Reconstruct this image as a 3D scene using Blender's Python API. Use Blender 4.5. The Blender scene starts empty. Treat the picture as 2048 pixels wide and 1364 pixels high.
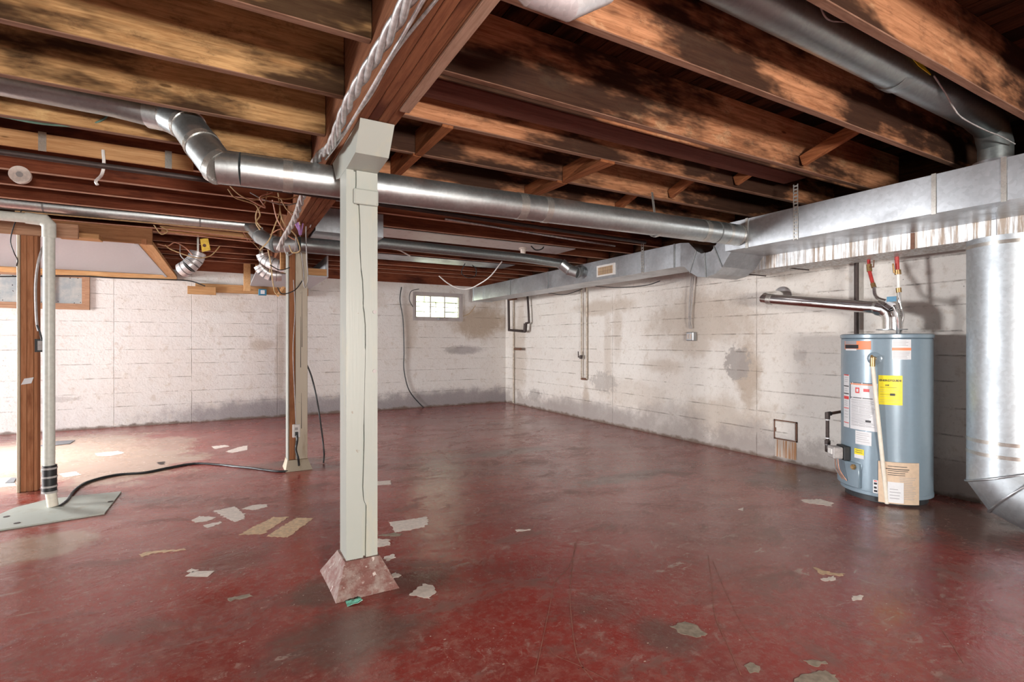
import bpy, bmesh, math, random
from mathutils import Vector, Matrix, noise
random.seed(7)
C = bpy.data.collections.new('basement'); bpy.context.scene.collection.children.link(C)
SC = bpy.context.scene
R = math.radians
# ---------------------------------------------------------------- camera, world, lights, exposure
TH = math.atan(574/1024); CT, ST = math.cos(TH), math.sin(TH)
F = 1024.0; EYE = 1.25; HOR = 684.0
cam = bpy.data.cameras.new('camera'); cam.lens = 18; cam.sensor_width = 36; cam.shift_y = 2/2048; cam.clip_start = 0.05
co = bpy.data.objects.new('camera', cam); SC.collection.objects.link(co)
co.location = (0, 0, EYE); co.rotation_euler = (R(90), 0, -TH); SC.camera = co
SC.view_settings.view_transform = 'Standard'; SC.view_settings.look = 'None'
SC.view_settings.gamma = 1; SC.view_settings.use_curve_mapping = False
SC.view_settings.exposure = 0.42
w = bpy.data.worlds.new('sky'); SC.world = w; w.use_nodes = True
w.node_tree.nodes['Background'].inputs[0].default_value = (0.80, 0.90, 1.0, 1)
w.node_tree.nodes['Background'].inputs[1].default_value = 0.45
def area(name, loc, aim, sx, sy, power, col, spread=180):
    l = bpy.data.lights.new(name, 'AREA'); l.shape = 'RECTANGLE'; l.size = sx; l.size_y = sy
    l.energy = power; l.color = col; l.spread = R(spread)
    o = bpy.data.objects.new(name, l); SC.collection.objects.link(o); o.location = loc
    d = Vector(aim)-Vector(loc); o.rotation_euler = d.to_track_quat('-Z', 'Y').to_euler(); return o
area('daylight_side_door', (-8.0, 6.9, 1.5), (2, 5.7, 1.2), 1.6, 1.3, 760, (1.0, 0.985, 0.99))
area('side_fill', (-3.5, .2, 1.0), (2.5, 3.0, .6), 1.2, .6, 6, (1.0, 0.97, 0.94))  # weak fill light added at the left, with an unseen opening for it
area('rear_light', (0.4, -3.1, 1.25), (1.7, 4, 1.7), 1.1, .5, 300, (1.0, 0.95, 0.9))  # unseen source behind the camera; no door, wall_near opening sized to this lamp
area('floor_patch_fill', (-3.45, 7.6, 1.5), (-2.1, 7.0, 0), .7, .7, 75, (1.0, 0.99, 1.0), 95)  # fill light added to whiten the far left floor; no window here
sun = bpy.data.lights.new('sun', 'SUN'); sun.energy = 38; sun.angle = R(1)
so = bpy.data.objects.new('sun', sun); SC.collection.objects.link(so); so.rotation_euler = (R(25), R(8), 0)
so.location = (0, 5, 9)

# ---------------------------------------------------------------- helpers
def at(px, py, X=None, Y=None, Z=None):
    r, u = (px-1024)/F, (HOR-py)/F
    dx, dy, dz = r*CT+ST, -r*ST+CT, u
    t = X/dx if X is not None else (Y/dy if Y is not None else (Z-EYE)/dz)
    return Vector((dx*t, dy*t, EYE+dz*t))
WL = {}
def link(o, parent=None, origin=None):
    C.objects.link(o)
    org = Vector(origin) if origin is not None else Vector((0, 0, 0))
    if parent is not None:
        o.parent = parent; o.location = org-WL[parent.name]
    else:
        o.location = org
    WL[o.name] = org.copy(); return o
def tag(o, label=None, cat=None, group=None, kind=None):
    if label: o['label'] = label
    if cat: o['category'] = cat
    if group: o['group'] = group
    if kind: o['kind'] = kind
    return o
def empty(name, loc, label, cat, group=None):
    o = bpy.data.objects.new(name, None); o.empty_display_size = 0.1
    link(o, None, loc); return tag(o, label, cat, group)
def mk(name, vs, fs, mat, parent=None, smooth=None, fm=None, origin=None):
    vs = [Vector(v) for v in vs]
    if origin is None:
        lo = [min(v[i] for v in vs) for i in range(3)]; hi = [max(v[i] for v in vs) for i in range(3)]
        origin = Vector(((lo[0]+hi[0])/2, (lo[1]+hi[1])/2, lo[2]))
    me = bpy.data.meshes.new(name); me.from_pydata([tuple(v-origin) for v in vs], [], fs)
    for m in (mat if isinstance(mat, (list, tuple)) else [mat]): me.materials.append(m)
    if fm:
        for p, i in zip(me.polygons, fm): p.material_index = i
    bm = bmesh.new(); bm.from_mesh(me); bmesh.ops.recalc_face_normals(bm, faces=bm.faces); bm.to_mesh(me); bm.free()
    if smooth:
        for p in me.polygons: p.use_smooth = True
        me.set_sharp_from_angle(angle=R(smooth))
    return link(bpy.data.objects.new(name, me), parent, origin)
class MB:
    def __init__(s): s.v = []; s.f = []; s.m = []
    def add(s, vs, fs, mi=0):
        n = len(s.v); s.v += [Vector(v) for v in vs]; s.f += [tuple(i+n for i in f) for f in fs]; s.m += [mi]*len(fs); return s
    def box(s, x0, x1, y0, y1, z0, z1, mi=0):
        return s.add([(x, y, z) for x in (x0, x1) for y in (y0, y1) for z in (z0, z1)],
                     [(0, 1, 3, 2), (4, 6, 7, 5), (0, 4, 5, 1), (2, 3, 7, 6), (0, 2, 6, 4), (1, 5, 7, 3)], mi)
    def hexa(s, a, b, mi=0):          # a, b: matching 4-point loops
        return s.add(list(a)+list(b), [(0, 1, 2, 3), (7, 6, 5, 4)]+[(i, 4+i, 4+(i+1) % 4, (i+1) % 4) for i in range(4)], mi)
    def beam(s, p, q, wd, ht, mi=0, up=(0, 0, 1)):
        p, q = Vector(p), Vector(q); d = (q-p).normalized(); sd = d.cross(Vector(up)).normalized(); u = sd.cross(d)
        a, b = sd*wd/2, u*ht/2
        return s.hexa([p-a-b, p+a-b, p+a+b, p-a+b], [q-a-b, q+a-b, q+a+b, q-a+b], mi)
    def prism(s, poly, vec, mi=0):
        n = len(poly); vec = Vector(vec); poly = [Vector(p) for p in poly]
        return s.add(poly+[p+vec for p in poly], [tuple(range(n)), tuple(range(2*n-1, n-1, -1))]+[(i, (i+1) % n, n+(i+1) % n, n+i) for i in range(n)], mi)
    def tube(s, pts, r, seg=8, caps=True, mi=0, hollow=False):
        pts = [Vector(p) for p in pts]; n = len(pts)
        rs = r if isinstance(r, (list, tuple)) else [r]*n
        T = [(pts[i+1]-pts[i]).normalized() for i in range(n-1)]
        a = Vector((0, 0, 1)) if abs(T[0].z) < .9 else Vector((1, 0, 0))
        u = T[0].cross(a).normalized(); rings = []
        for i in range(n):
            t0 = T[max(i-1, 0)]; t1 = T[min(i, n-2)]
            if i and i < n-1:
                b = (t0+t1)
                b = b.normalized() if b.length > 1e-6 else t1
            else: b = t1 if i == 0 else t0
            u = (u-t0*u.dot(t0)).normalized(); v = t0.cross(u)
            ring = []
            for k in range(seg):
                an = 2*math.pi*k/seg; p = u*math.cos(an)*rs[i]+v*math.sin(an)*rs[i]
                den = t0.dot(b); p = p-t0*(p.dot(b)/den if abs(den) > .3 else 0)
                ring.append(pts[i]+p)
            rings.append(ring)
            u = u-b*u.dot(b); u = (u-t1*u.dot(t1)).normalized()
        vs = [p for rg in rings for p in rg]
        fs = [(i*seg+k, i*seg+(k+1) % seg, (i+1)*seg+(k+1) % seg, (i+1)*seg+k) for i in range(n-1) for k in range(seg)]
        if caps: fs += [tuple(range(seg-1, -1, -1)), tuple(range((n-1)*seg, n*seg))]
        return s.add(vs, fs, mi)
    def build(s, name, mat, parent=None, smooth=None, origin=None):
        return mk(name, s.v, s.f, mat, parent, smooth, s.m if isinstance(mat, (list, tuple)) else None, origin)
def spl(pts, n=6):
    pts = [Vector(p) for p in pts]
    if len(pts) < 3: return pts
    P = [2*pts[0]-pts[1]]+pts+[2*pts[-1]-pts[-2]]; out = []
    for i in range(1, len(P)-2):
        a, b, c, d = P[i-1:i+3]
        for k in range(n):
            t = k/n
            out.append(.5*((2*b)+(c-a)*t+(2*a-5*b+4*c-d)*t*t+(3*b-a-3*c+d)*t**3))
    out.append(pts[-1]); return out
def box(name, x0, x1, y0, y1, z0, z1, mat, parent=None): return MB().box(x0, x1, y0, y1, z0, z1).build(name, mat, parent)
def tube(name, pts, r, mat, parent=None, seg=10, smooth=40): return MB().tube(pts, r, seg).build(name, mat, parent, smooth)
def bevel(o, wd=.004, seg=1):
    m = o.modifiers.new('bevel', 'BEVEL'); m.width = wd; m.segments = seg; m.limit_method = 'ANGLE'; return o

# ---------------------------------------------------------------- materials
class NT:
    def __init__(s, name):
        s.mat = bpy.data.materials.new(name); s.mat.use_nodes = True; s.t = s.mat.node_tree
        s.b = s.t.nodes['Principled BSDF']
        s.co = s.t.nodes.new('ShaderNodeTexCoord').outputs['Object']
    def n(s, ty, **kw):
        o = s.t.nodes.new(ty)
        for k, v in kw.items(): setattr(o, k, v)
        return o
    def set(s, sock, v):
        if isinstance(v, bpy.types.NodeSocket): s.t.links.new(v, sock)
        elif v is not None: sock.default_value = (tuple(v)+(1,) if isinstance(v, (tuple, list)) and len(v) == 3 and sock.type == 'RGBA' else v)
    def math(s, op, a, b=0, c=0, clamp=False):
        o = s.n('ShaderNodeMath', operation=op, use_clamp=clamp); s.set(o.inputs[0], a); s.set(o.inputs[1], b); s.set(o.inputs[2], c); return o.outputs[0]
    def vm(s, op, a, b=None):
        o = s.n('ShaderNodeVectorMath', operation=op); s.set(o.inputs[0], a)
        if b is not None: s.set(o.inputs[1], b)
        return o.outputs[1] if op == 'LENGTH' else o.outputs[0]
    def world(s):
        return s.n('ShaderNodeNewGeometry').outputs['Position']
    def mapping(s, co, scale=(1, 1, 1), loc=(0, 0, 0), rot=(0, 0, 0)):
        o = s.n('ShaderNodeMapping'); s.set(o.inputs[0], co); o.inputs[1].default_value = loc; o.inputs[2].default_value = rot; o.inputs[3].default_value = scale; return o.outputs[0]
    def noise(s, co, scale, detail=4, rough=.55, dist=0, col=False):
        o = s.n('ShaderNodeTexNoise'); s.set(o.inputs['Vector'], co); o.inputs['Scale'].default_value = scale; o.inputs['Detail'].default_value = detail
        o.inputs['Roughness'].default_value = rough; o.inputs['Distortion'].default_value = dist; return o.outputs[1 if col else 0]
    def vor(s, co, scale, feat='F1', out=0, rnd=1):
        o = s.n('ShaderNodeTexVoronoi', feature=feat); s.set(o.inputs['Vector'], co); o.inputs['Scale'].default_value = scale; o.inputs['Randomness'].default_value = rnd; return o.outputs[out]
    def ramp(s, v, a, b, lo=0, hi=1, smooth=True):
        o = s.n('ShaderNodeMapRange', interpolation_type='SMOOTHSTEP' if smooth else 'LINEAR'); s.set(o.inputs[0], v)
        for i, x in enumerate((a, b, lo, hi)): o.inputs[1+i].default_value = x
        return o.outputs[0]
    def mix(s, f, a, b, bl='MIX'):
        o = s.n('ShaderNodeMix', data_type='RGBA', blend_type=bl); s.set(o.inputs[0], f); s.set(o.inputs[6], a); s.set(o.inputs[7], b); return o.outputs[2]
    def bump(s, h, st=.3, d=.01):
        o = s.n('ShaderNodeBump'); s.set(o.inputs['Height'], h); o.inputs['Strength'].default_value = st; o.inputs['Distance'].default_value = d
        s.t.links.new(o.outputs[0], s.b.inputs['Normal'])
    def rnd(s): return s.n('ShaderNodeObjectInfo').outputs['Random']
    def out(s, col=None, rough=None, metal=None, spec=None, coat=None):
        for k, v in (('Base Color', col), ('Roughness', rough), ('Metallic', metal), ('Specular IOR Level', spec), ('Coat Weight', coat)):
            if v is not None: s.set(s.b.inputs[k], v)
        return s.mat
def flat(name, col, rough=.5, metal=0, var=.12, bump=.1):
    m = NT(name); n = m.noise(m.co, 35, 3); d = tuple(c*(1-var*2) for c in col)
    if bump: m.bump(n, bump, .002)
    return m.out(m.mix(m.ramp(n, .3, .7), d, col), rough, metal)
def wood(name, light, dark, axis='x', stain=.5, stain_col=(.018, .010, .007), pale=None, rough=.75, knots=True):
    m = NT(name); sc = {'x': (.35, 6, 6), 'y': (6, .35, 6), 'z': (6, 6, .35)}[axis]
    rv = m.rnd(); off = m.n('ShaderNodeCombineXYZ')
    for i, k in enumerate((37, 91, 53)): m.set(off.inputs[i], m.math('MULTIPLY', rv, k))
    co = m.vm('ADD', m.co, off.outputs[0])
    g = m.noise(m.mapping(co, sc), 9, 8, .72, .6)
    big = m.noise(m.mapping(co, tuple(min(x, 2.2)*.9 if x > 1 else .6 for x in sc)), 1.5, 5, .65)
    c = m.mix(m.ramp(g, .32, .68), dark, light)
    c = m.mix(m.math('MULTIPLY', rv, .35), c, tuple(x*.55 for x in light))
    if pale: c = m.mix(m.ramp(m.noise(m.mapping(co, tuple(min(x, 2)*1.2 if x > 1 else 1.2 for x in sc)), 2.3, 6, .7), .56, .70, 0, .75), c, pale)
    if stain: c = m.mix(m.ramp(big, .66-.3*stain, .82-.3*stain, 0, .93), c, stain_col)
    if stain: c = m.mix(m.ramp(m.noise(m.mapping(co, tuple(2.2 if x > 1 else 1.1 for x in sc)), 5, 8, .78), .52, .70, 0, .15+.5*stain), c, tuple(x*1.6 for x in stain_col))
    if knots:
        k = m.vor(m.mapping(co, tuple(.6 if x < 1 else 2.0 for x in sc)), 3.2)
        c = m.mix(m.ramp(k, .035, .07, .8, 0), c, tuple(x*.3 for x in dark))
    m.bump(g, .35, .004); return m.out(c, rough, 0, .05)
def metal(name, col, rough=.36, metallic=.85, spangle=40, dull=.25, streak=None, tint=(.33, .31, .29)):
    m = NT(name); v = m.vor(m.co, spangle, 'F1', 1); bw = m.n('ShaderNodeRGBToBW'); m.set(bw.inputs[0], v)
    n = m.noise(m.co, 3.5, 5, .6)
    c = m.mix(m.ramp(bw.outputs[0], .1, .9), tuple(x*.88 for x in col), col)
    c = m.mix(m.ramp(n, .45, .75, 0, dull), c, tint)
    if streak:
        s = m.noise(m.mapping(m.co, (14, 14, .7)), 2.2, 6, .7)
        c = m.mix(m.ramp(s, .44, .60, 0, .9), c, streak)
        s2 = m.noise(m.mapping(m.co, (20, 20, .9), (3, 3, 0)), 2.5, 5, .7)
        c = m.mix(m.ramp(s2, .53, .64, 0, .8), c, (.80, .78, .74))
        mt = m.ramp(s, .40, .55, metallic, .25)
        m.bump(n, .08, .004); return m.out(c, m.ramp(n, .3, .7, rough, rough+.2), mt)
    m.bump(n, .07, .004); return m.out(c, m.ramp(n, .3, .7, rough-.05, rough+.10), metallic)

M = {}
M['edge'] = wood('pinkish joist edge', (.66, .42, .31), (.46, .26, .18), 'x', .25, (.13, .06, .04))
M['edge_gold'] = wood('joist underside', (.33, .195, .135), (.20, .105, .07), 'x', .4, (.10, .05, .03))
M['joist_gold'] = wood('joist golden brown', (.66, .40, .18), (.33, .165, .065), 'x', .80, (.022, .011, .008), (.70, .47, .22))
M['joist_brown'] = wood('joist red brown', (.56, .265, .135), (.27, .11, .052), 'x', .80, (.02, .011, .009), (.62, .38, .21))
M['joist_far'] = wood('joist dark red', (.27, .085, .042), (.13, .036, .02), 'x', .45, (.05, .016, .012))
M['girder'] = wood('girder brown', (.33, .145, .075), (.17, .062, .035), 'y', .45, (.09, .03, .02))
M['girder_pale'] = wood('girder pale strip', (.50, .33, .24), (.30, .18, .12), 'y', .3, (.12, .06, .04))
M['strut'] = wood('bridging strut', (.36, .14, .06), (.18, .06, .025), 'y', .35, (.06, .02, .014))
M['header'] = wood('header brown', (.36, .18, .09), (.22, .10, .045), 'x', .4, (.10, .045, .025))
M['darkplank'] = wood('painted plank', (.16, .062, .045), (.10, .035, .026), 'x', .3, (.06, .02, .014))
M['newwood'] = wood('fresh pine', (.62, .37, .18), (.42, .21, .09), 'x', 0, knots=True)
M['newwood_y'] = wood('fresh pine lengthwise', (.78, .50, .26), (.60, .33, .15), 'y', 0)
M['studz'] = wood('stud brown', (.46, .22, .115), (.30, .125, .06), 'z', .25, (.16, .06, .03))
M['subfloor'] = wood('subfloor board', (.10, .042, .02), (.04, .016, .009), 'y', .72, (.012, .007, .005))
def paint(name, col, dirt=(.42, .33, .20), amt=.5, rough=.42):
    m = NT(name); n = m.noise(m.mapping(m.co, (5, 5, 1.2)), 1.6, 6, .65); f = m.noise(m.co, 28, 3)
    c = m.mix(m.ramp(n, .50, .78, 0, amt), col, dirt); c = m.mix(m.ramp(f, .71, .76, 0, .7), c, (.25, .2, .14))
    m.bump(m.noise(m.mapping(m.co, (30, 30, 1.5)), 3, 3), .15, .003); return m.out(c, rough)
M['cream'] = paint('cream post paint', (.37, .39, .35), (.52, .46, .30), .5)
M['cream2'] = paint('old cream paint', (.58, .52, .40), (.33, .23, .12), .9)
M['galv'] = metal('galvanised sheet', (.52, .55, .58), .38, .9, 45, .45, None, (.24, .24, .25))
M['galv_round'] = metal('galvanised round duct', (.58, .62, .62), .37, .92, 60, .12)
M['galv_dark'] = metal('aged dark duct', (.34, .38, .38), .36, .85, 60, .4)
M['galv_rust'] = metal('rust streaked duct', (.60, .62, .63), .36, .8, 40, .2, (.26, .19, .13))
M['bright'] = metal('bright vent pipe', (.80, .80, .80), .15, 1, 90, .1)
M['alum'] = metal('bright return duct', (.58, .64, .68), .46, .85, 50, .15)
M['tape'] = metal('foil tape', (.62, .61, .57), .28, .8, 140, .4)
M['white_metal'] = metal('whitish elbow metal', (.80, .79, .80), .34, .6, 60, .1)
M['seam'] = flat('duct seam', (.24, .25, .25), .5, .5)
M['iron'] = flat('black iron pipe', (.055, .038, .034), .55, .3)
M['rustpipe'] = flat('rusty pipe', (.20, .10, .065), .7, .2)
M['paintpipe'] = flat('painted pipe', (.60, .52, .42), .5, 0, .2)
M['brass'] = flat('brass', (.50, .33, .15), .35, .8)
M['gold'] = flat('yellow brass cover', (.60, .40, .05), .35, .5)
M['red'] = flat('red tubing', (.50, .055, .05), .4)
M['white'] = flat('white plastic', (.80, .79, .76), .4, 0, .03)
M['pvc'] = flat('pvc pipe', (.66, .69, .63), .35, 0, .06)
M['cpvc'] = flat('cream discharge tube', (.80, .75, .64), .4, 0, .05)
M['black'] = flat('black rubber', (.02, .022, .024), .5)
M['grey'] = flat('grey cable', (.45, .43, .42), .5)
M['silver'] = flat('silver cable sheath', (.60, .59, .58), .35, .5, .2)
M['yellowire'] = flat('yellowed cable', (.55, .38, .19), .55)
M['copperwire'] = flat('pinkish copper wire', (.60, .30, .20), .5)
M['purple'] = flat('purple ribbon', (.48, .26, .58), .4)
M['blue'] = flat('blue plastic box', (.03, .22, .38), .45)
M['green'] = flat('green crumpled foil', (.16, .45, .34), .4)
M['porcelain'] = flat('porcelain', (.72, .62, .54), .3)
M['drywall'] = flat('drywall', (.50, .51, .53), .8, 0, .03)
M['panning'] = paint('whitewashed sheet metal', (.62, .58, .56), (.34, .22, .18), .7, .5)
M['cover'] = paint('sump cover steel', (.40, .43, .38), (.30, .26, .19), .8, .5)
M['tank'] = flat('blue grey tank enamel', (.235, .315, .375), .27, .15, .02, 0)
M['tankdark'] = flat('dark tank base', (.03, .035, .04), .5)
M['lab_white'] = flat('white label', (.72, .73, .75), .4, 0, .03, 0)
M['lab_yellow'] = flat('yellow label', (.83, .70, .02), .45, 0, .02, 0)
M['lab_orange'] = flat('orange print', (.80, .25, .10), .45, 0, .02, 0)
M['lab_red'] = flat('red print', (.70, .06, .06), .45, 0, .02, 0)
M['ink'] = flat('black print', (.02, .02, .025), .5, 0, 0, 0)
M['inkgrey'] = flat('grey print', (.33, .33, .35), .5, 0, 0, 0)
M['manila'] = flat('manila paper', (.66, .50, .36), .6, 0, .05)
M['scrap_white'] = flat('pale paper backing', (.86, .76, .68), .6, 0, .12)
M['scrap_tan'] = flat('tan tile backing', (.78, .56, .36), .7, 0, .18)
M['scrap_grey'] = flat('grey bare patch', (.36, .29, .22), .8, 0, .2)
M['scrap_dark'] = flat('dark tile', (.16, .16, .17), .6, 0, .2)
M['winframe'] = paint('grey window paint', (.40, .36, .35), (.25, .19, .16), .6)
M['tanframe'] = wood('tan window frame', (.50, .30, .19), (.33, .18, .11), 'x', .2, (.2, .1, .06))
gm = NT('window glass'); gm.b.inputs['Transmission Weight'].default_value = 1; gm.out((.95, .98, .97), .03); gm.b.inputs['IOR'].default_value = 1.1; M['glass'] = gm.mat
pm = NT('frosted metal pane'); _n = pm.noise(pm.co, 6, 6, .7); pm.bump(_n, .3, .004)
M['pane'] = pm.out(pm.mix(pm.ramp(pm.noise(pm.co, 24, 3), .66, .70), pm.mix(pm.ramp(_n, .35, .65), (.34, .38, .40), (.50, .50, .47)), (.04, .04, .05)), .35, .35)
gw = NT('garden block'); _n = gw.noise(gw.world(), 2.2, 5, .7)
M['garden'] = gw.out(gw.mix(gw.ramp(gw.noise(gw.world(), 4, 6), .5, .62), gw.mix(gw.ramp(_n, .4, .6), (.60, .60, .52), (.50, .54, .40)), (.30, .32, .20)), .9)

def blotches(m, P, ax, ay, spots, sharp=.10, scale=5, amp=.22):
    """union mask of noise-edged ellipses; spots: (u, v, ru, rv, weight) on world axes ax, ay"""
    sp = m.n('ShaderNodeSeparateXYZ'); m.set(sp.inputs[0], P); U, V = sp.outputs[ax], sp.outputs[ay]
    nz = m.math('MULTIPLY', m.math('SUBTRACT', m.noise(P, scale, 8, .74), .5), amp*9)
    tot = None
    for (u, v, ru, rv, wt) in spots:
        du = m.math('MULTIPLY', m.math('SUBTRACT', U, u), 1/ru); dv = m.math('MULTIPLY', m.math('SUBTRACT', V, v), 1/rv)
        d = m.math('ADD', m.math('SQRT', m.math('ADD', m.math('MULTIPLY', du, du), m.math('MULTIPLY', dv, dv))), nz)
        k = m.ramp(d, 1-sharp*2, 1+sharp*2, wt, 0)
        tot = k if tot is None else m.math('MAXIMUM', tot, k)
    return tot
def seams(m, P, ax, lines, wd=.006, wob=.02):
    sp = m.n('ShaderNodeSeparateXYZ'); m.set(sp.inputs[0], P); U = m.math('ADD', sp.outputs[ax], m.math('MULTIPLY', m.noise(P, 1.2, 5, .6), wob)); tot = None
    for u in lines:
        k = m.ramp(m.math('ABSOLUTE', m.math('SUBTRACT', U, u+wob/2)), wd*.4, wd, 1, 0); tot = k if tot is None else m.math('MAXIMUM', tot, k)
    return tot
def concrete(name, ax, tan, grey, bare, base=(.68, .66, .63), zlines=(), vlines=()):
    m = NT(name); P = m.world(); n1 = m.noise(P, 1.3, 6, .6); n2 = m.noise(P, 9, 6, .65)
    c = m.mix(m.ramp(n1, .35, .75, 0, .35), base, (.60, .52, .45))
    c = m.mix(m.ramp(n2, .56, .70, 0, .45), c, (.50, .42, .34))
    c = m.mix(m.ramp(m.noise(P, 26, 6, .7), .52, .72, 0, .35), c, (.40, .34, .29))
    if tan: c = m.mix(blotches(m, P, ax, 2, tan, .22, 3.2, .25), c, (.40, .31, .23))
    if grey: c = m.mix(blotches(m, P, ax, 2, grey, .2, 4.5, .2), c, (.33, .295, .28) if ax else (.30, .27, .28))
    if bare: c = m.mix(blotches(m, P, ax, 2, bare, .10, 12, .34), c, (.34, .31, .29))
    sp = m.n('ShaderNodeSeparateXYZ'); m.set(sp.inputs[0], P)
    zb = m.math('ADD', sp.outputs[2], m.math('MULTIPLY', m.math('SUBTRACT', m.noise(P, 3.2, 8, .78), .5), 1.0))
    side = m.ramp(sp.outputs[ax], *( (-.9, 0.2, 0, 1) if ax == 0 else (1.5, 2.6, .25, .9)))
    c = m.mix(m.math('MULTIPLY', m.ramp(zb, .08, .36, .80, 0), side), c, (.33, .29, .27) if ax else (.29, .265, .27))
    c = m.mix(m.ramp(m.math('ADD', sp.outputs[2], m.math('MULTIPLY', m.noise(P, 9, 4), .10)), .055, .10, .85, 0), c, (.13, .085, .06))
    ln = seams(m, P, 2, zlines, .007) ; lm = m.math('MULTIPLY', ln, m.ramp(m.noise(P, 3.4, 8, .8), .44, .74))
    if vlines: lm = m.math('MAXIMUM', lm, m.math('MULTIPLY', seams(m, P, ax, vlines, .006, .02), m.ramp(m.noise(P, 3.1, 7, .8), .38, .66, 0, .7)))
    c = m.mix(m.math('MULTIPLY', lm, .6), c, (.17, .12, .10))
    v = m.vor(P, 13); pits = m.ramp(v, .035, .05, .85, 0); pm_ = m.math('MULTIPLY', pits, m.ramp(m.noise(P, 2.5, 3), .5, .56))
    c = m.mix(pm_, c, (.10, .08, .07))
    fl = m.math('MULTIPLY', m.ramp(m.noise(P, 38, 3, .6, 1.2), .64, .70), m.ramp(n1, .48, .60)); c = m.mix(m.math('MULTIPLY', fl, .45), c, (.34, .27, .22))
    h = m.math('SUBTRACT', m.math('ADD', m.math('MULTIPLY', n2, .5), m.math('MULTIPLY', m.noise(P, 45, 4), .3)), m.math('ADD', lm, m.math('MULTIPLY', pm_, .6)))
    m.bump(h, .8, .016); return m.out(c, .62, 0, .35)
YB, XR, XL, YR, ZC = 9.37, 5.1, -3.6, -3.2, 2.84
ZL = [.30, .50, .72, .93, 1.14, 1.34, 1.55, 1.74, 1.95, 2.14]
def W(px, py, rx, ry, wt, **k):
    p = at(px, py, **k); a = 0 if 'Y' in k else 1
    q = at(px+rx, py, **k); s = at(px, py-ry, **k); return (p[a], p[2], max(abs(q[a]-p[a]), .02), abs(s[2]-p[2]), wt)
bk = dict(Y=YB); rt = dict(X=XR)
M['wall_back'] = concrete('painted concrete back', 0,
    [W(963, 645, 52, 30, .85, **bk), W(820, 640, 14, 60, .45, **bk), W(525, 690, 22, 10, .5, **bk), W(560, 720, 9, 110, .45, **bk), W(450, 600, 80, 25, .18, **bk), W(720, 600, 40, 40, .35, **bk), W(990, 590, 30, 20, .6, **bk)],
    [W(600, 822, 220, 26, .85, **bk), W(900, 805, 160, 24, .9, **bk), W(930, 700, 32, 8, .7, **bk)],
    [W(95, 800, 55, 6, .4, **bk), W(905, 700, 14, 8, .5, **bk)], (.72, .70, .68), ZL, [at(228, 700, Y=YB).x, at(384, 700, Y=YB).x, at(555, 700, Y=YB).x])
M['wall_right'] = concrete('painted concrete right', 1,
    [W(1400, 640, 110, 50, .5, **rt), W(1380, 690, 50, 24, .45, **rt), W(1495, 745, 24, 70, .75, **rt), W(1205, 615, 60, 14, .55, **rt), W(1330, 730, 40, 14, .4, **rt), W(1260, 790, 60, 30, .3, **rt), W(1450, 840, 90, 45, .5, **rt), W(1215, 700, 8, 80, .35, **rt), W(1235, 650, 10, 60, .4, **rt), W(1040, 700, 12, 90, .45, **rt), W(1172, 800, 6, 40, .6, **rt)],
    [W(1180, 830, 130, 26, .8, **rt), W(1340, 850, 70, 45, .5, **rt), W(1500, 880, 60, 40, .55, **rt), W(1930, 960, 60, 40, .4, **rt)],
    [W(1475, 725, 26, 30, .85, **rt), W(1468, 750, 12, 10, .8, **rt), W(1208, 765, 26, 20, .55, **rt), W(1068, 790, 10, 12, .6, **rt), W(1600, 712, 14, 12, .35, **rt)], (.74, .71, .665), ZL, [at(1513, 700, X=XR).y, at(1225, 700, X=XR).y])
M['wall_plain'] = concrete('painted concrete unseen sides', 0, [], [], [], (.62, .60, .57), ZL)

# floor paint
m = NT('worn red floor paint'); P = m.world()
n1 = m.noise(P, .7, 6, .62); n2 = m.noise(m.mapping(P, (1, 1.5, 1), rot=(0, 0, -.45)), 2.1, 8, .72, .6)
n3 = m.noise(P, 14, 6, .7); n4 = m.noise(P, 5, 7, .7, .5)
c = m.mix(m.ramp(n1, .35, .7), (.31, .036, .026), (.21, .046, .038))
c = m.mix(m.ramp(n3, .42, .70, 0, .6), c, (.33, .125, .10))
c = m.mix(m.ramp(m.noise(P, 34, 6, .75), .48, .70, 0, .5), c, (.33, .20, .17))
c = m.mix(m.ramp(n2, .52, .68, 0, .6), c, (.17, .11, .088))
c = m.mix(m.ramp(n4, .56, .72, 0, .55), c, (.17, .085, .065))
c = m.mix(m.ramp(m.noise(P, 7, 7, .75, 1.0), .585, .66, 0, .6), c, (.40, .24, .20))
F_ = lambda px, py, rx, ry, wt: (lambda p, q, s: (p.x, p.y, max((q-p).length, .04), max((s-p).length, .04), wt))(at(px, py, Z=0), at(px+rx, py, Z=0), at(px, py+ry, Z=0))
def FE(px, py, r, wt, k=1.0):
    p = at(px, py, Z=0); return (p.x, p.y, r, r*k, wt)
c = m.mix(blotches(m, P, 0, 1, [FE(90, 905, 1.0, .92, 1.2), FE(250, 925, .62, .9, 1.5), FE(40, 1100, .35, .8, .8), FE(300, 890, .5, .7, 1.2), FE(10, 960, .6, .8)], .12, 3, .22), c, (.43, .31, .23))
c = m.mix(blotches(m, P, 0, 1, [FE(700, 1270, .30, .7, .7), FE(640, 1185, .16, .75), FE(820, 1160, .22, .6, .6), FE(590, 925, .35, .75, .5), FE(470, 1120, .20, .4), FE(1200, 1210, .16, .35), FE(1010, 905, .55, .55, .25), FE(1250, 955, .5, .6, .25), FE(1620, 960, .5, .75, .9), FE(1900, 1040, .5, .8), FE(1330, 1270, .12, .6)], .25, 4, .25), c, (.10, .075, .06))
sh = m.math('MULTIPLY', m.ramp(m.noise(m.mapping(P, (1, 3.2, 1), rot=(0, 0, -.6)), 4.5, 6, .7, .8), .615, .65), m.ramp(m.noise(P, .8, 3), .42, .58))
c = m.mix(m.math('MULTIPLY', sh, .7), c, (.47, .36, .30))
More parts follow.
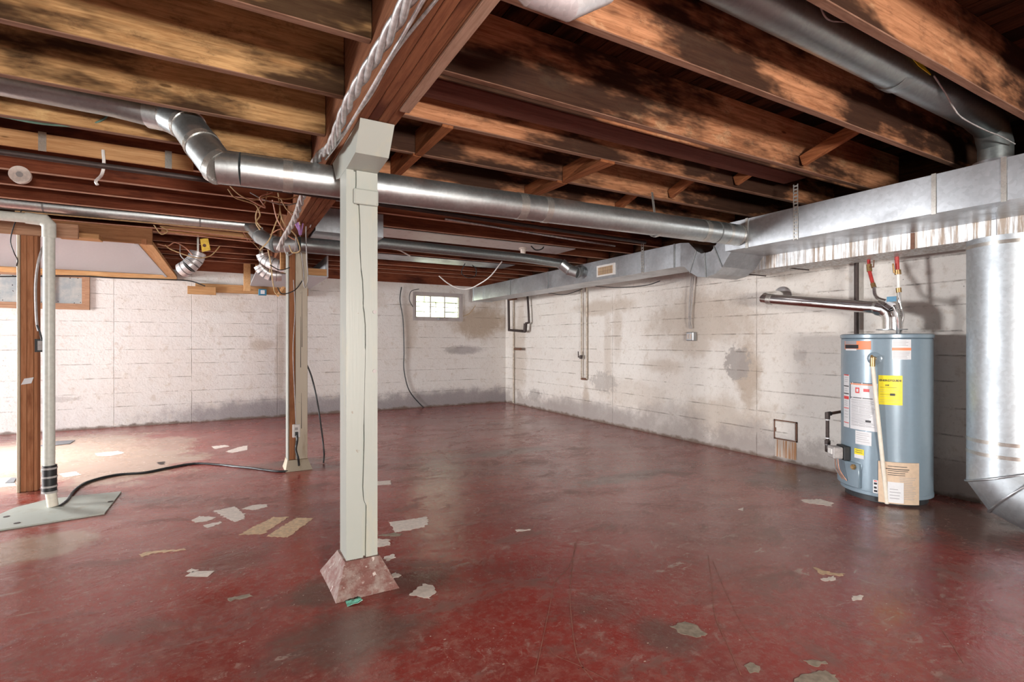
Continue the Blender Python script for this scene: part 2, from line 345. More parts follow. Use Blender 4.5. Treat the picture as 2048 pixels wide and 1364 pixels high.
fk = m.math('MULTIPLY', m.ramp(m.vor(P, 21), .05, .075, 1, 0), m.ramp(m.noise(P, 3.1, 4), .48, .56)); c = m.mix(m.math('MULTIPLY', fk, .9), c, (.70, .56, .48))
fk3 = m.math('MULTIPLY', m.ramp(m.vor(P, 55), .10, .14, 1, 0), m.ramp(m.noise(P, 4, 4), .52, .60)); c = m.mix(m.math('MULTIPLY', fk3, .7), c, (.60, .48, .42))
fk2 = m.math('MULTIPLY', m.ramp(m.vor(m.mapping(P, (1, 1.6, 1), loc=(2, 5, 0)), 7), .03, .05, 1, 0), m.ramp(m.noise(P, 1.3, 4), .42, .5)); c = m.mix(m.math('MULTIPLY', fk2, .9), c, (.62, .47, .38))
dk = m.math('MULTIPLY', m.ramp(m.vor(m.mapping(P, loc=(4, 7, 0)), 17), .03, .05, 1, 0), m.ramp(m.noise(P, 2.7, 3), .5, .58)); c = m.mix(dk, c, (.05, .035, .03))
sc_ = m.math('MULTIPLY', m.ramp(m.math('ABSOLUTE', m.math('SUBTRACT', m.noise(m.mapping(P, (1, 1, 1)), 1.15, 4, .55, .8), .5)), .0, .0035, 1, 0), m.ramp(m.noise(P, 1.7, 3), .5, .6)); c = m.mix(m.math('MULTIPLY', sc_, .16), c, (.55, .32, .24))
hh = m.math('ADD', m.math('MULTIPLY', n2, 1.2), m.math('ADD', m.math('MULTIPLY', n3, .25), m.math('MULTIPLY', m.noise(P, 60, 3), .06)))
m.bump(hh, .30, .016)
rg = m.math('ADD', m.ramp(n2, .42, .70, .13, .36), m.ramp(n3, .4, .7, 0, .08))
M['floor'] = m.out(c, rg, 0, .75)

m = NT('red stained pedestal'); P = m.world(); n = m.noise(P, 14, 6, .7); d = m.noise(m.mapping(P, (40, 40, 2)), 1, 4)
c = m.mix(m.ramp(n, .4, .62), (.20, .085, .07), (.30, .22, .19)); c = m.mix(m.ramp(d, .64, .68, 0, .8), c, (.68, .60, .55))
c = m.mix(m.ramp(m.noise(P, 30, 5, .7), .58, .66, 0, .6), c, (.48, .40, .36)); m.bump(n, .8, .012); M['pedestal'] = m.out(c, .7)

# ---------------------------------------------------------------- setting
o = MB().box(XL-.3, XR+.3, YR-.3, YB+.3, -.2, 0).build('floor', M['floor']); tag(o, 'worn glossy red painted concrete floor', None, None, 'structure')
def wall(name, axis, c0, c1, lo, hi, holes, mat):
    us = sorted({lo, hi, *[h[0] for h in holes], *[h[1] for h in holes]}); zs = sorted({0, ZC+.3, *[h[2] for h in holes], *[h[3] for h in holes]})
    b = MB()
    for i in range(len(us)-1):
        for j in range(len(zs)-1):
            u, z = (us[i]+us[i+1])/2, (zs[j]+zs[j+1])/2
            if any(h[0] < u < h[1] and h[2] < z < h[3] for h in holes): continue
            if axis == 'x': b.box(us[i], us[i+1], c0, c1, zs[j], zs[j+1])
            else: b.box(c0, c1, us[i], us[i+1], zs[j], zs[j+1])
    bm_ = b.build(name, mat); me = bm_.data; g = bmesh.new(); g.from_mesh(me); bmesh.ops.remove_doubles(g, verts=g.verts, dist=1e-5)
    seen = {}
    for f in list(g.faces):
        k = tuple(sorted(v.index for v in f.verts)); seen.setdefault(k, []).append(f)
    bmesh.ops.delete(g, geom=[f for l in seen.values() if len(l) > 1 for f in l], context='FACES')
    g.to_mesh(me); g.free(); return tag(bm_, None, None, None, 'structure')
w1a, w1b = at(825, 583, Y=YB), at(925, 643, Y=YB); w2b = at(180, 620, Y=YB); w2t = at(180, 541, Y=YB)
W2X0 = -3.1
wall('wall_back', 'x', YB, YB+.25, XL-.25, XR+.25, [(w1a.x, w1b.x, w1b.z, w1a.z), (W2X0, w2b.x, w2b.z, w2t.z)], M['wall_back'])
wall('wall_right', 'y', XR, XR+.25, YR, YB, [], M['wall_right'])
wall('wall_left', 'y', XL-.25, XL, YR, YB, [(3.5, 9.1, 0.0, 2.2), (-.5, .9, .6, 1.5)], M['wall_plain'])
wall('wall_near', 'x', YR-.25, YR, XL-.25, XR+.25, [(-.25, 1.05, .9, 1.6)], M['wall_plain'])
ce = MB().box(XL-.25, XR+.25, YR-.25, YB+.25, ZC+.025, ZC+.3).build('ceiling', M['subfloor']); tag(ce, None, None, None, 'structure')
x = XL; first = None
while x < XR-.02:
    wd_ = min(.145, XR-x)-.006
    if first is None:
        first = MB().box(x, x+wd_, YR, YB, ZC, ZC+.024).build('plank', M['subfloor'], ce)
    else:
        p = first.copy(); C.objects.link(p); p.location = Vector((x+wd_/2, (YR+YB)/2, ZC))-WL['ceiling']; p.name = 'plank'
        if wd_ < .13: p.scale.x = wd_/.139
    x += .145

# window 1 (clear, right of the post)
def rectframe(x0, x1, z0, z1, t, y0, y1):
    return MB().box(x0, x1, y0, y1, z0, z0+t).box(x0, x1, y0, y1, z1-t, z1).box(x0, x0+t, y0, y1, z0+t, z1-t).box(x1-t, x1, y0, y1, z0+t, z1-t)
wn = rectframe(w1a.x, w1b.x, w1b.z, w1a.z, .045, YB-.012, YB+.09).build('window_1', M['winframe']); tag(wn, 'small bright basement window with grey frame', None, None, 'structure')
x0, x1, z0, z1 = w1a.x+.045, w1b.x-.045, w1b.z+.045, w1a.z-.045
rectframe(x0, x1, z0, z1, .03, YB+.0, YB+.05).build('sash', M['winframe'], wn)
box('glass_pane', x0+.03, x1-.03, YB+.03, YB+.034, z0+.03, z1-.03, M['glass'], wn)
for k in (1, 2):
    xm = x0+.03+(x1-x0-.06)*k/3; box('muntin', xm-.008, xm+.008, YB+.018, YB+.046, z0+.03, z1-.03, M['winframe'], wn)
zm = (z0+z1)/2; box('muntin', x0+.03, x1-.03, YB+.022, YB+.044, zm-.005, zm+.005, M['winframe'], wn)
xm = (w1a.x+w1b.x)/2; MB().box(xm-.02, xm+.02, YB-.03, YB-.012, w1b.z+.02, w1b.z+.07).tube([(xm, YB-.03, w1b.z+.045), (xm+.02, YB-.05, w1b.z+.03)], .008, 6).build('latch', M['galv'], wn)
# window 2 (left, covered panes)
wn = rectframe(W2X0, w2b.x, w2b.z, w2t.z, .05, YB-.03, YB+.06).build('window_2', M['tanframe']); tag(wn, 'wide wood framed window with frosted grey panes', None, None, 'structure')
pp = [at(x, 580, Y=YB).x for x in (-70, 38, 47, 92, 108, 164)]; za, zb = at(100, 553, Y=YB).z, at(100, 606, Y=YB).z
MB().box(W2X0+.05, w2b.x-.05, YB-.01, YB+.03, za, w2t.z-.05).box(W2X0+.05, w2b.x-.05, YB-.01, YB+.03, w2b.z+.05, zb).box(pp[1], pp[2], YB-.01, YB+.03, zb, za).box(pp[3], pp[4], YB-.01, YB+.03, zb, za).box(pp[5], w2b.x-.05, YB-.01, YB+.03, zb, za).build('sash', M['tanframe'], wn)
for a, b in ((W2X0+.05, pp[1]), (pp[2], pp[3]), (pp[4], pp[5])): box('window_pane', a, b, YB+.012, YB+.02, zb, za, M['pane'], wn)
# garden wall outside window 1
gwall = empty('garden_wall', (2.7, 10.4, .6), 'sunlit block retaining wall seen through the small window', 'wall'); 
bl = None
for r_ in range(12):
    for k in range(9):
        xx = 1.2+k*.46+(r_ % 2)*.2; zz = .7+r_*.2
        if bl is None: bl = bevel(box('block', xx, xx+.45, 10.4, 10.6, zz, zz+.19, M['garden'], gwall), .01)
        else:
            b_ = bl.copy(); C.objects.link(b_); b_.name = 'block'; b_.location = Vector((xx+.225, 10.5+random.uniform(-.01, .01), zz))-WL['garden_wall']
# trims: ledger along back wall top
tag(box('trim_1', XL+.01, XR-.06, YB-.06, YB-.002, 2.36, ZC-.002, M['joist_far']), None, None, None, 'structure')
tag(box('trim_2', XR-.05, XR-.002, YR+.01, YB-.002, 2.40, ZC-.002, M['subfloor']), None, None, None, 'structure')

# ---------------------------------------------------------------- girder, joists
ORD = ['first', 'second', 'third', 'fourth', 'fifth', 'sixth', 'seventh', 'eighth', 'ninth', 'tenth', 'eleventh', 'twelfth', 'thirteenth', 'fourteenth', 'fifteenth', 'sixteenth', 'seventeenth', 'eighteenth']
GZ = 2.273
g = empty('girder', (.605, 3, GZ), 'built-up wooden girder of nailed planks running overhead down the room', 'beam')
for i in range(4):
    xa = .532+i*.0442
    bevel(box('girder_plank', xa, xa+.0420, YR+.02, YB-.05, GZ+random.uniform(0, .004), ZC-.002, M['girder'], g), .003)
bevel(box('packing_strip', .668, .712, -2.5, 2.2, GZ-.012, GZ-.0005, M['girder_pale'], g), .002)['label'] = 'paler strip along the right lower edge'
JL = [1.07, 1.62, 2.17, 2.735, 3.29, 3.87, 4.42, 5.04, 5.52, 6.05, 6.6, 7.15, 7.7, 8.25, 8.75, 9.2]
JR = [.55, 1.11, 1.655, 2.25, 2.785, 3.31, 3.87, 4.42, 4.98, 5.52, 6.05, 6.6, 7.15, 7.7, 8.25, 8.75, 9.2]
def joist(x0, x1, y, z0, mat, label, grp):
    n = 10; b = MB(); th = .042; ph = random.uniform(0, 9); vs = []
    for i in range(n+1):
        x = x0+(x1-x0)*i/n; dz = .004*noise.noise((x*1.3+ph, y, 0)); dy = .004*noise.noise((x, y+ph, 3))
        vs += [(x, y-th+dy, z0+dz), (x, y+dy, z0+dz), (x, y+dy, ZC-.002), (x, y-th+dy, ZC-.002)]
    fs = [(i*4+k, i*4+(k+1) % 4, (i+1)*4+(k+1) % 4, (i+1)*4+k) for i in range(n) for k in range(4)]+[(0, 1, 2, 3), tuple(n*4+k for k in (3, 2, 1, 0))]
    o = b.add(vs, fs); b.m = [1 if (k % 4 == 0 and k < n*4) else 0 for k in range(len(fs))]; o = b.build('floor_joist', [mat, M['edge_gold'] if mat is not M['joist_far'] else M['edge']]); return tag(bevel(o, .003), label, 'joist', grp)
for i, y in enumerate(JL):
    nm = ['out of view behind the camera', 'just above the camera'][i] if i < 2 else ''
    if i >= 2: nm = ORD[i-2]+' from the front of those in view'
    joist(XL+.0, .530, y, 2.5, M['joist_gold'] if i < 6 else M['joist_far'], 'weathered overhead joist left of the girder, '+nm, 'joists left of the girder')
for i, y in enumerate(JR):
    nm = 'just above the camera' if i < 1 else ORD[i-1]+' from the front of those in view'
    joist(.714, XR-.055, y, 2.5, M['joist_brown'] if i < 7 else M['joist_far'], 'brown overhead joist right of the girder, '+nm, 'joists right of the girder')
bevel(tag(box('sister_board', .72, 4.6, 2.253, 2.268, 2.488, 2.56, M['joist_brown']), 'thin board nailed along the back of the second joist right of the girder', 'board'), .002)
# cross bridging
def strut(xc, ya, za, yb, zb, label, wd_=.045, ht=.075):
    o = MB().beam((xc, ya, za), (xc, yb, zb), wd_, ht).build('bridging_strut', M['strut']); bevel(o, .003)
    return tag(o, label, 'brace', 'diagonal bridging between joists')
for k, (a, b, x) in enumerate([(1.66, 2.205, 3.62), (2.255, 2.74, 3.60), (2.79, 3.266, 3.42), (3.315, 3.825, 3.3)]):
    strut(x, b-.015, 2.55, a+.02, 2.70, 'short diagonal bridging strut near the right trunk duct, %s from the front' % ORD[k])
def block(x, a, b, w0, w1, h, z0, label):
    o = MB().hexa([(x-w0/2, a, z0), (x+w0/2, a, z0), (x+w0/2, a, z0+h), (x-w0*.2, a, z0+h)], [(x-w1/2, b, z0), (x+w1/2, b, z0), (x+w1/2, b, z0+h), (x-w1/2, b, z0+h)]).build('blocking_board', M['strut']); bevel(o, .003)
    return tag(o, label, 'brace', 'blocking boards between joists')
for k, (a, b, x, w0, w1) in enumerate([(2.752, 3.262, 2.30, .13, .05), (3.275, 3.82, 2.285, .10, .04)]):
    block(x, a, b, w0, w1, .12, 2.484, 'tapering blocking board midway along the right joists, %s from the front' % ORD[k])
for k, (a, b, x, w0, w1) in enumerate([(2.752, 3.262, 1.12, .07, .05), (3.275, 3.82, 1.115, .06, .05)]):
    block(x, a, b, w0, w1, .16, 2.484, 'greyish blocking board just right of the girder, %s from the front' % ORD[k])
bevel(tag(MB().hexa([(.716, 2.40, 2.552), (.716, 2.60, 2.552), (.716, 2.60, 2.572), (.716, 2.40, 2.572)], [(4.02, 2.40, 2.552), (4.02, 2.585, 2.552), (4.02, 2.585, 2.572), (4.02, 2.40, 2.572)]).build('loose_plank', M['darkplank']), 'dark maroon plank lying flat between two joists right of the girder', 'board'), .002)
strut(4.35, .56, 2.54, 1.06, 2.70, 'pale diagonal strut at the top right corner of the view')
# light board with straps on the fifth left joist
lb = bevel(box('ledger_board', -3.0, -.20, 4.350, 4.374, 2.485, 2.592, M['newwood']), .003); tag(lb, 'yellow board strapped to a joist at upper left', 'board')
for px in (85, 337):
    xx = at(px, 290, Y=4.35).x; box('metal_strap', xx-.02, xx+.02, 4.344, 4.3495, 2.478, 2.60, M['tape'], lb)

# ---------------------------------------------------------------- main post
PX0, PX1, PY0, PY1, PZ = .537, .696, 2.68, 2.838, .138
mp = empty('support_post', (.6165, 2.759, PZ), 'cream painted square wooden post with long vertical cracks on concrete pedestal', 'post')
zt = 2.13; D_ = .022
crk = [(1122, 729, 4), (1090, 729, 4), (1040, 730, 4), (1012, 731, 3), (1000, 727.5, .6), (975, 724.5, 3), (930, 725, 4), (880, 727, 3), (840, 728, .8), (790, 729, .5), (700, 731, .5), (690, 730, 2.5), (650, 729, 3.5), (625, 727, 3.5), (612, 726.5, .8), (595, 725.5, 3), (560, 724, 3), (535, 722, .8), (500, 720, 1.5), (450, 718, 4), (410, 716, 4), (392, 714, 3), (380, 712, .5), (365, 711, 3), (335, 710, 4)]
L_, R_ = [], []
b = MB(); b.box(PX0, PX1, PY0+D_, PY1, PZ, zt)
for (py_, px_, w_) in crk:
    q = at(px_, py_, Y=PY0); z = min(max(q.z, PZ), zt); z = PZ if py_ == 1122 else (zt if py_ == 335 else z); L_.append((q.x-w_*.0018, z)); R_.append((q.x+w_*.0018, z))
for side, xs in ((L_, PX0), (R_, PX1)):
    for (xa, za), (xb, zb_) in zip(side[:-1], side[1:]):
        b.hexa([(xs, PY0, za), (xa, PY0, za), (xa, PY0+D_, za), (xs, PY0+D_, za)], [(xs, PY0, zb_), (xb, PY0, zb_), (xb, PY0+D_, zb_), (xs, PY0+D_, zb_)])
b.build('post_shaft', M['cream'], mp)
MB().prism([(PX0, 2.37, GZ-.002), (PX0, 2.47, 2.145), (PX0, 2.66, 2.131), (PX0, 2.86, 2.131), (PX0, 2.95, 2.15), (PX0, 3.06, GZ-.002)], (PX1-PX0, 0, 0)).build('post_cap', M['cream'], mp)
bevel(box('cleat', .570, .697, 2.658, 2.6795, 1.955, 2.035, M['cream'], mp), .008, 2)
for (px, py) in ((749, 624), (749, 742)):
    p = at(px, py, Y=PY0); MB().tube([(p.x, PY0-.006, p.z), (p.x, PY0+.001, p.z)], .010, 12).build('bolt', M['winframe'], mp, 30)
p = MB(); tp = [(.527, 2.668), (.706, 2.668), (.706, 2.85), (.527, 2.85)]; bt = [(.462, 2.545), (.772, 2.545), (.79, 2.955), (.452, 2.955)]
N = 5; vs = []
for j in range(N+1):
    t = j/N
    for k in range(4):
        for s in range(4):
            q = [(bt[k][i]*(1-s/4)+bt[(k+1) % 4][i]*s/4)*(1-t)+(tp[k][i]*(1-s/4)+tp[(k+1) % 4][i]*s/4)*t for i in (0, 1)]
            nz_ = .007*noise.noise((q[0]*22, q[1]*22, t*7)); vs.append((q[0]+nz_, q[1]+nz_, t*(PZ-.002)+.001))
fs = [(j*16+k, j*16+(k+1) % 16, (j+1)*16+(k+1) % 16, (j+1)*16+k) for j in range(N) for k in range(16)]+[tuple(range(N*16, N*16+16)), tuple(range(15, -1, -1))]
tag(p.add(vs, fs).build('post_pedestal', M['pedestal']), 'flared concrete pedestal with drips of paint under the cream post', 'pedestal')
q = at(709, 1204, Z=.01); b = MB(); vs = []
for i in range(7):
    for j in range(5):
        vs.append((q.x-.035+i*.012, q.y-.01+j*.012+.004*noise.noise((i, j, 1)), .003+.022*abs(noise.noise((i*.9, j*.9, 5)))))
fs = [(i*5+j, i*5+j+1, (i+1)*5+j+1, (i+1)*5+j) for i in range(6) for j in range(4)]
o = b.add(vs, fs).build('crumpled_wrapper', M['green']); s_ = o.modifiers.new('t', 'SOLIDIFY'); s_.thickness = .002; tag(o, 'small crumpled green wrapper at the foot of the pedestal', 'litter')

# ---------------------------------------------------------------- second post
p2 = empty('rear_post', (.62, 5.5, 0), 'half brown half cream cracked post behind the main post', 'post')
bevel(box('brown_stud', .545, .600, 5.41, 5.57, .10, GZ-.002, M['studz'], p2), .004)
bevel(box('cream_stud', .602, .712, 5.40, 5.57, .10, GZ-.002, M['cream2'], p2), .004)
bevel(box('side_board', .530, .543, 5.405, 5.57, .10, GZ-.002, M['cream'], p2), .003)
MB().hexa([(.505, 5.34, .001), (.75, 5.34, .001), (.75, 5.62, .001), (.505, 5.62, .001)], [(.528, 5.40, .098), (.714, 5.40, .098), (.714, 5.572, .098), (.528, 5.572, .098)]).build('post_foot', M['cream2'], p2)
for (x_, za, zb_) in ((.655, .4, .75), (.648, 1.0, 1.5), (.66, 1.2, 1.75)): MB().hexa([(x_-.003, 5.3985, za), (x_+.003, 5.3985, za), (x_+.001, 5.3985, zb_), (x_-.001, 5.3985, zb_)], [(x_-.003, 5.41, za), (x_+.003, 5.41, za), (x_+.001, 5.41, zb_), (x_-.001, 5.41, zb_)]).build('crack', M['iron'], p2)
oa, ob = at(585, 849, Y=5.39), at(600, 874, Y=5.39)
ou = empty('power_outlet', ((oa.x+ob.x)/2, 5.385, ob.z), 'white duplex outlet near the bottom of the rear post', 'outlet')
bevel(box('cover_plate', oa.x, ob.x, 5.380, 5.399, ob.z, oa.z, M['white'], ou), .003)
box('socket', (oa.x+ob.x)/2-.014, (oa.x+ob.x)/2+.014, 5.377, 5.3798, oa.z-.055, oa.z-.03, M['grey'], ou)
box('plug', (oa.x+ob.x)/2-.014, (oa.x+ob.x)/2+.014, 5.35, 5.3795, ob.z+.02, ob.z+.055, M['black'], ou)
def wire(name, pts, r, mat, label, cat='cable', group=None, n=6, seg=6):
    o = MB().tube(spl(pts, n), r, seg).build(name, mat, None, 60); return tag(o, label, cat, group)
a = at(594, 868, Y=5.36)
wire('plug_cord', [a, a+Vector((0, -.02, -.06)), at(592, 900, Y=5.35), at(597, 920, Y=5.33), at(594, 937, Z=.012), at(560, 943, Z=.010), at(500, 936, Z=.010), at(400, 927, Z=.010), at(340, 935, Z=.010), at(290, 945, Z=.010), at(230, 950, Z=.010), at(175, 964, Z=.010), at(150, 980, Z=.012), at(135, 1000, Z=.014), at(120, 1012, Z=.012)], .011, M['black'], 'black pump cord running from the outlet across the floor to the sump cover')
wire('hanging_cord', [at(607, 716, Y=5.72), at(622, 750, Y=5.72), at(634, 800, Y=5.72), at(643, 860, Y=5.70), at(648, 905, Y=5.68), at(647, 925, Z=.012)], .009, M['black'], 'black cord dangling beside the rear post to the floor')
wire('post_wire', [at(587, 560, Y=5.385), at(590, 620, Y=5.385), at(586, 700, Y=5.385), at(589, 780, Y=5.385), at(592, 850, Y=5.385)], .004, M['grey'], 'thin cable stapled down the face of the rear post')

# ---------------------------------------------------------------- stud post at left, drain pipe, sump
s0, s1 = at(33, 985, Z=.0), at(77, 975, Z=.0)
lp = empty('stud_post', (s0.x+.1, s0.y+.05, 0), 'brown post of studs nailed together at the left edge', 'post')
yb = 5.70
xs = [at(p_, 800, Y=yb).x for p_ in (33, 40, 53, 67, 75)]
ZT = at(50, 447, Y=yb).z
for i in range(4):
    bevel(box('stud', xs[i]+.001, xs[i+1]-.001, yb+random.uniform(0, .012)-(.01 if i == 0 else 0), yb+.09, .001, ZT, M['studz'] if i else M['cream2'], lp), .004)
bevel(tag(box('header_board', -3.2, -1.1, yb-.045, yb-.012, ZT-.10, ZT+.02, M['tanframe']), 'tan header board crossing the top of the left stud post', 'board'), .003)
e0 = at(69, 678, Y=yb-.03); e1 = at(91, 704, Y=yb-.03)
sb = empty('switch_box', (e0.x, yb-.03, e1.z), 'small black switch box on the left stud post', 'switch')
box('box_body', e0.x, e1.x, yb-.028, yb+.03, e1.z, e0.z, M['black'], sb); box('switch_plate', e0.x+.02, e1.x-.02, yb-.033, yb-.0285, e1.z+.015, e0.z-.015, M['grey'], sb)
wire('switch_cable', [at(77, 662, Y=yb-.02), at(73, 640, Y=yb-.02), at(71, 580, Y=yb-.02), at(74, 540, Y=yb-.02), at(82, 505, Y=yb-.02), at(96, 480, Y=yb+.05), at(112, 470, Y=yb+.1)], .010, M['grey'], 'grey cable rising from the switch box along the left stud post')
wire('switch_lead', [at(84, 682, Y=yb-.03), at(80, 665, Y=yb-.03), at(74, 650, Y=yb-.03)], .007, M['black'], 'short black lead entering the switch box')
t_ = at(52, 762, Y=yb-.02); tag(MB().add([t_+Vector((-.03, -.006, -.03)), t_+Vector((.035, -.012, -.02)), t_+Vector((.05, -.008, .03)), t_+Vector((-.01, -.003, .02)), t_+Vector((-.03, .002, -.03)), t_+Vector((.035, -.004, -.02)), t_+Vector((.05, -.002, .03)), t_+Vector((-.01, .002, .02))], [(0, 1, 2, 3), (7, 6, 5, 4), (0, 4, 5, 1), (1, 5, 6, 2), (2, 6, 7, 3), (3, 7, 4, 0)]).build('torn_tag', M['lab_white']), 'torn white paper tag stapled to the left stud post', 'paper')
wire('blue_wire', [at(44, 420, Y=5.5), at(32, 440, Y=5.5), at(21, 480, Y=5.5), at(28, 505, Y=5.5), at(35, 520, Y=5.6), at(33, 532, Y=5.6)], .004, M['black'], 'thin dark wire drooping beside the left stud post')
bs = at(106, 1012, Z=.012)
pv = empty('drain_pipe', (bs.x, bs.y, .012), 'white plastic drain pipe rising from the sump cover', 'pipe')
yp = bs.y; xp = at(98, 700, Y=yp).x
top = at(98, 441, Y=yp).z; rP = .036
def z_(py, px=100): return at(px, py, Y=yp).z
MB().tube([(bs.x, yp, .012), (xp+.005, yp, z_(975))], rP*.92, 20).build('lower_pipe', M['cpvc'], pv, 40)
MB().tube([(xp+.003, yp, z_(985)), (xp+.003, yp, z_(930))], rP*1.22, 20).build('rubber_coupling', M['black'], pv, 40)
for py in (936, 953, 972, 983): MB().tube([(xp+.003, yp, z_(py)-.007), (xp+.003, yp, z_(py)+.007)], rP*1.30, 20).build('hose_clamp', M['grey'], pv, 40)
MB().tube([(xp, yp, z_(935)), (xp, yp, top-.10)], rP, 20).build('riser', M['pvc'], pv, 40)
MB().tube([(xp, yp, top-.13), (xp, yp, top-.035), (xp-.03, yp, top), (xp-.13, yp, top+.005)], rP*1.18, 20).build('elbow', M['pvc'], pv, 25)
e_ = at(0, 433, Y=yp+.02); MB().tube([(xp-.10, yp, top+.004), (XL+.005, yp+.03, e_.z+.03)], rP, 20).build('top_run', M['pvc'], pv, 40)
poly = [at(-60, 1072, Z=0), at(209, 1029, Z=0), at(243, 985, Z=0), at(100, 1000, Z=0), at(29, 1018, Z=0), at(-60, 1058, Z=0)]
sc = MB().prism([Vector((p_.x, p_.y, .001)) for p_ in poly], (0, 0, .010)).build('sump_cover', M['cover']); tag(sc, 'grey steel sump cover plate on the floor around the drain pipe', 'cover')
for (px, py) in ((34, 1046), (13, 1033), (221, 1003)):
    q = at(px, py, Z=.012); MB().tube([(q.x, q.y, .0105), (q.x, q.y, .0135)], .018, 10).build('bolt_hole', M['iron'], sc, 30)

# ---------------------------------------------------------------- ducts
def seam_ring(parent, p, d, r, mat='tape', wd=.02, name='joint_band', ex=.003):
    p, d = Vector(p), Vector(d).normalized(); return MB().tube([p-d*wd/2, p+d*wd/2], r+ex, 32, True).build(name, M[mat], parent, 30)
# big round duct
A = at(482, 344, Y=3.17); B = Vector((3.965, 2.955, EYE+.94)); rD = .09
d1 = empty('round_duct', (A.x, A.y, A.z-.09), 'long round galvanised duct passing behind the main post to the trunk duct', 'duct')
A = Vector((A.x, 3.17, EYE+.945))
MB().tube([A, B], rD, 48).build('duct_run', M['galv_round'], d1, 40)
dr = (B-A).normalized()
for px, wd_, mt in ((505, .05, 'tape'), (1052, .06, 'tape'), (1100, .05, 'tape'), (1402, .05, 'tape'), (1425, .012, 'seam'), (1444, .03, 'tape'), (1466, .02, 'tape'), (1478, .008, 'seam')):
    tt = (at(px, 400, Y=3.0).x-A.x)/(B.x-A.x)*1.0; tt = min(tt, .995)
    if px < 700: tt = .06
    q = A+(B-A)*tt; seam_ring(d1, q, dr, rD, mt, wd_, 'duct_tape' if mt == 'tape' else 'bead', .0025)
el = [A, at(437, 334, Y=3.19), at(405, 292, Y=3.30), at(376, 252, Y=3.45), at(340, 232, Y=3.56), at(300, 224, Y=3.60)]
for i in range(5): MB().tube([el[i], el[i+1]] if i in (0, 4) else [el[i], el[i+1]], rD+.001*(i % 2), 40).build('elbow_gore', M['galv_round'], d1, 40)
for i in (1, 2, 3, 4):
    seam_ring(d1, el[i], el[i+1]-el[i-1], rD+.002, 'tape', .035, 'duct_tape')
up = [at(325, 231, Y=3.60), at(225, 205, Y=3.61), at(0, 160, Y=3.62)]; up.append(up[-1]+(up[-1]-up[-2]).normalized()*1.2)
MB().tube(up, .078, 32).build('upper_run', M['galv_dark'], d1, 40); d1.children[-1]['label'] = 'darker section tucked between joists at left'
# hanging straps
def strap(name, pts, wd_, label):
    b = MB(); pts = [Vector(p) for p in pts]
    for i in range(len(pts)-1): b.beam(pts[i], pts[i+1], wd_, .0025, 0, (0, 1, .3))
    return tag(b.build(name, M['tape']), label, 'strap')
q = at(1318, 435, Y=2.99); cpt = Vector((q.x, 3.02, EYE+.94)); pts = []
for k in range(9):
    a_ = math.pi*(.5+k/8); pts.append(cpt+Vector((0, math.cos(a_)*.0945, math.sin(a_)*-.0945)))
pts = [cpt+Vector((0, -.0945, .33)) if False else cpt+Vector((0, .0, .0945))]
ring = [cpt+Vector((.0, math.cos(t)*.0955, math.sin(t)*.0955)) for t in [R(x_) for x_ in range(80, -261, -20)]]
b = MB()
for i in range(len(ring)-1): b.beam(ring[i], ring[i+1], .003, .022, 0, (1, 0, 0))
b.beam(ring[0], ring[0]+Vector((0, .03, .18)), .022, .003, 0, (0, 1, 0)); tag(b.build('hanger_strap', M['tape']), 'perforated hanger strap looped round the long round duct', 'strap')

# second round duct
d2 = empty('rear_round_duct', (.5, 5.2, 2.1), 'smaller round duct crossing in front of the rear post', 'duct')
c2 = [at(499, 452, Y=6.28), at(521, 474, Y=5.75), at(552, 489, Y=5.30), at(600, 489, Y=5.20)]
rr = [.062, .072, .073, .073]
for i in range(3): MB().tube([c2[i], c2[i+1]], [rr[i], rr[i+1]], 32).build('elbow_gore', M['galv_round'], d2, 40)
for i in (1, 2): seam_ring(d2, c2[i], c2[i+1]-c2[i-1], rr[i]+.001, 'seam', .01)
c3 = [c2[3], at(690, 497, Y=5.20), at(735, 490, Y=5.35)]
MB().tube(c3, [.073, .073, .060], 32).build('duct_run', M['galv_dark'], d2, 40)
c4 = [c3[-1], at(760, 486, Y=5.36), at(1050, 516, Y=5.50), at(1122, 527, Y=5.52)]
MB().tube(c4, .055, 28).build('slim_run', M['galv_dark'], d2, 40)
c5 = [c4[-1], at(1138, 540, Y=5.48), at(1155, 545, Y=5.40), at(1162, 541, X=4.11)]
c5[-1].x = 4.105
for i in range(3): MB().tube([c5[i], c5[i+1]], .072, 28).build('end_elbow_gore', M['galv_round'], d2, 40)
for i in (1, 2): seam_ring(d2, c5[i], c5[i+1]-c5[i-1], .073, 'seam', .01)
pu = [at(512, 452, Y=6.28), at(300, 432, Y=6.27), at(200, 423, Y=6.27), at(0, 402, Y=6.27)]; pu.append(pu[-1]+Vector((-.8, 0, .02)))
d2b = tube('joist_bay_duct', pu, .07, M['galv_round'], None, 28); tag(d2b, 'slim silvery duct running along the joists at far left', 'duct')
for px in (84, 295, 400):
    q = at(px, 0, Y=6.2).x; t = min(max((pu[0].x-q)/(pu[0].x-pu[3].x), 0), 1); q = pu[0]+(pu[3]-pu[0])*t; seam_ring(d2b, q, (1, 0, 0), .071, 'seam', .015, 'strap')
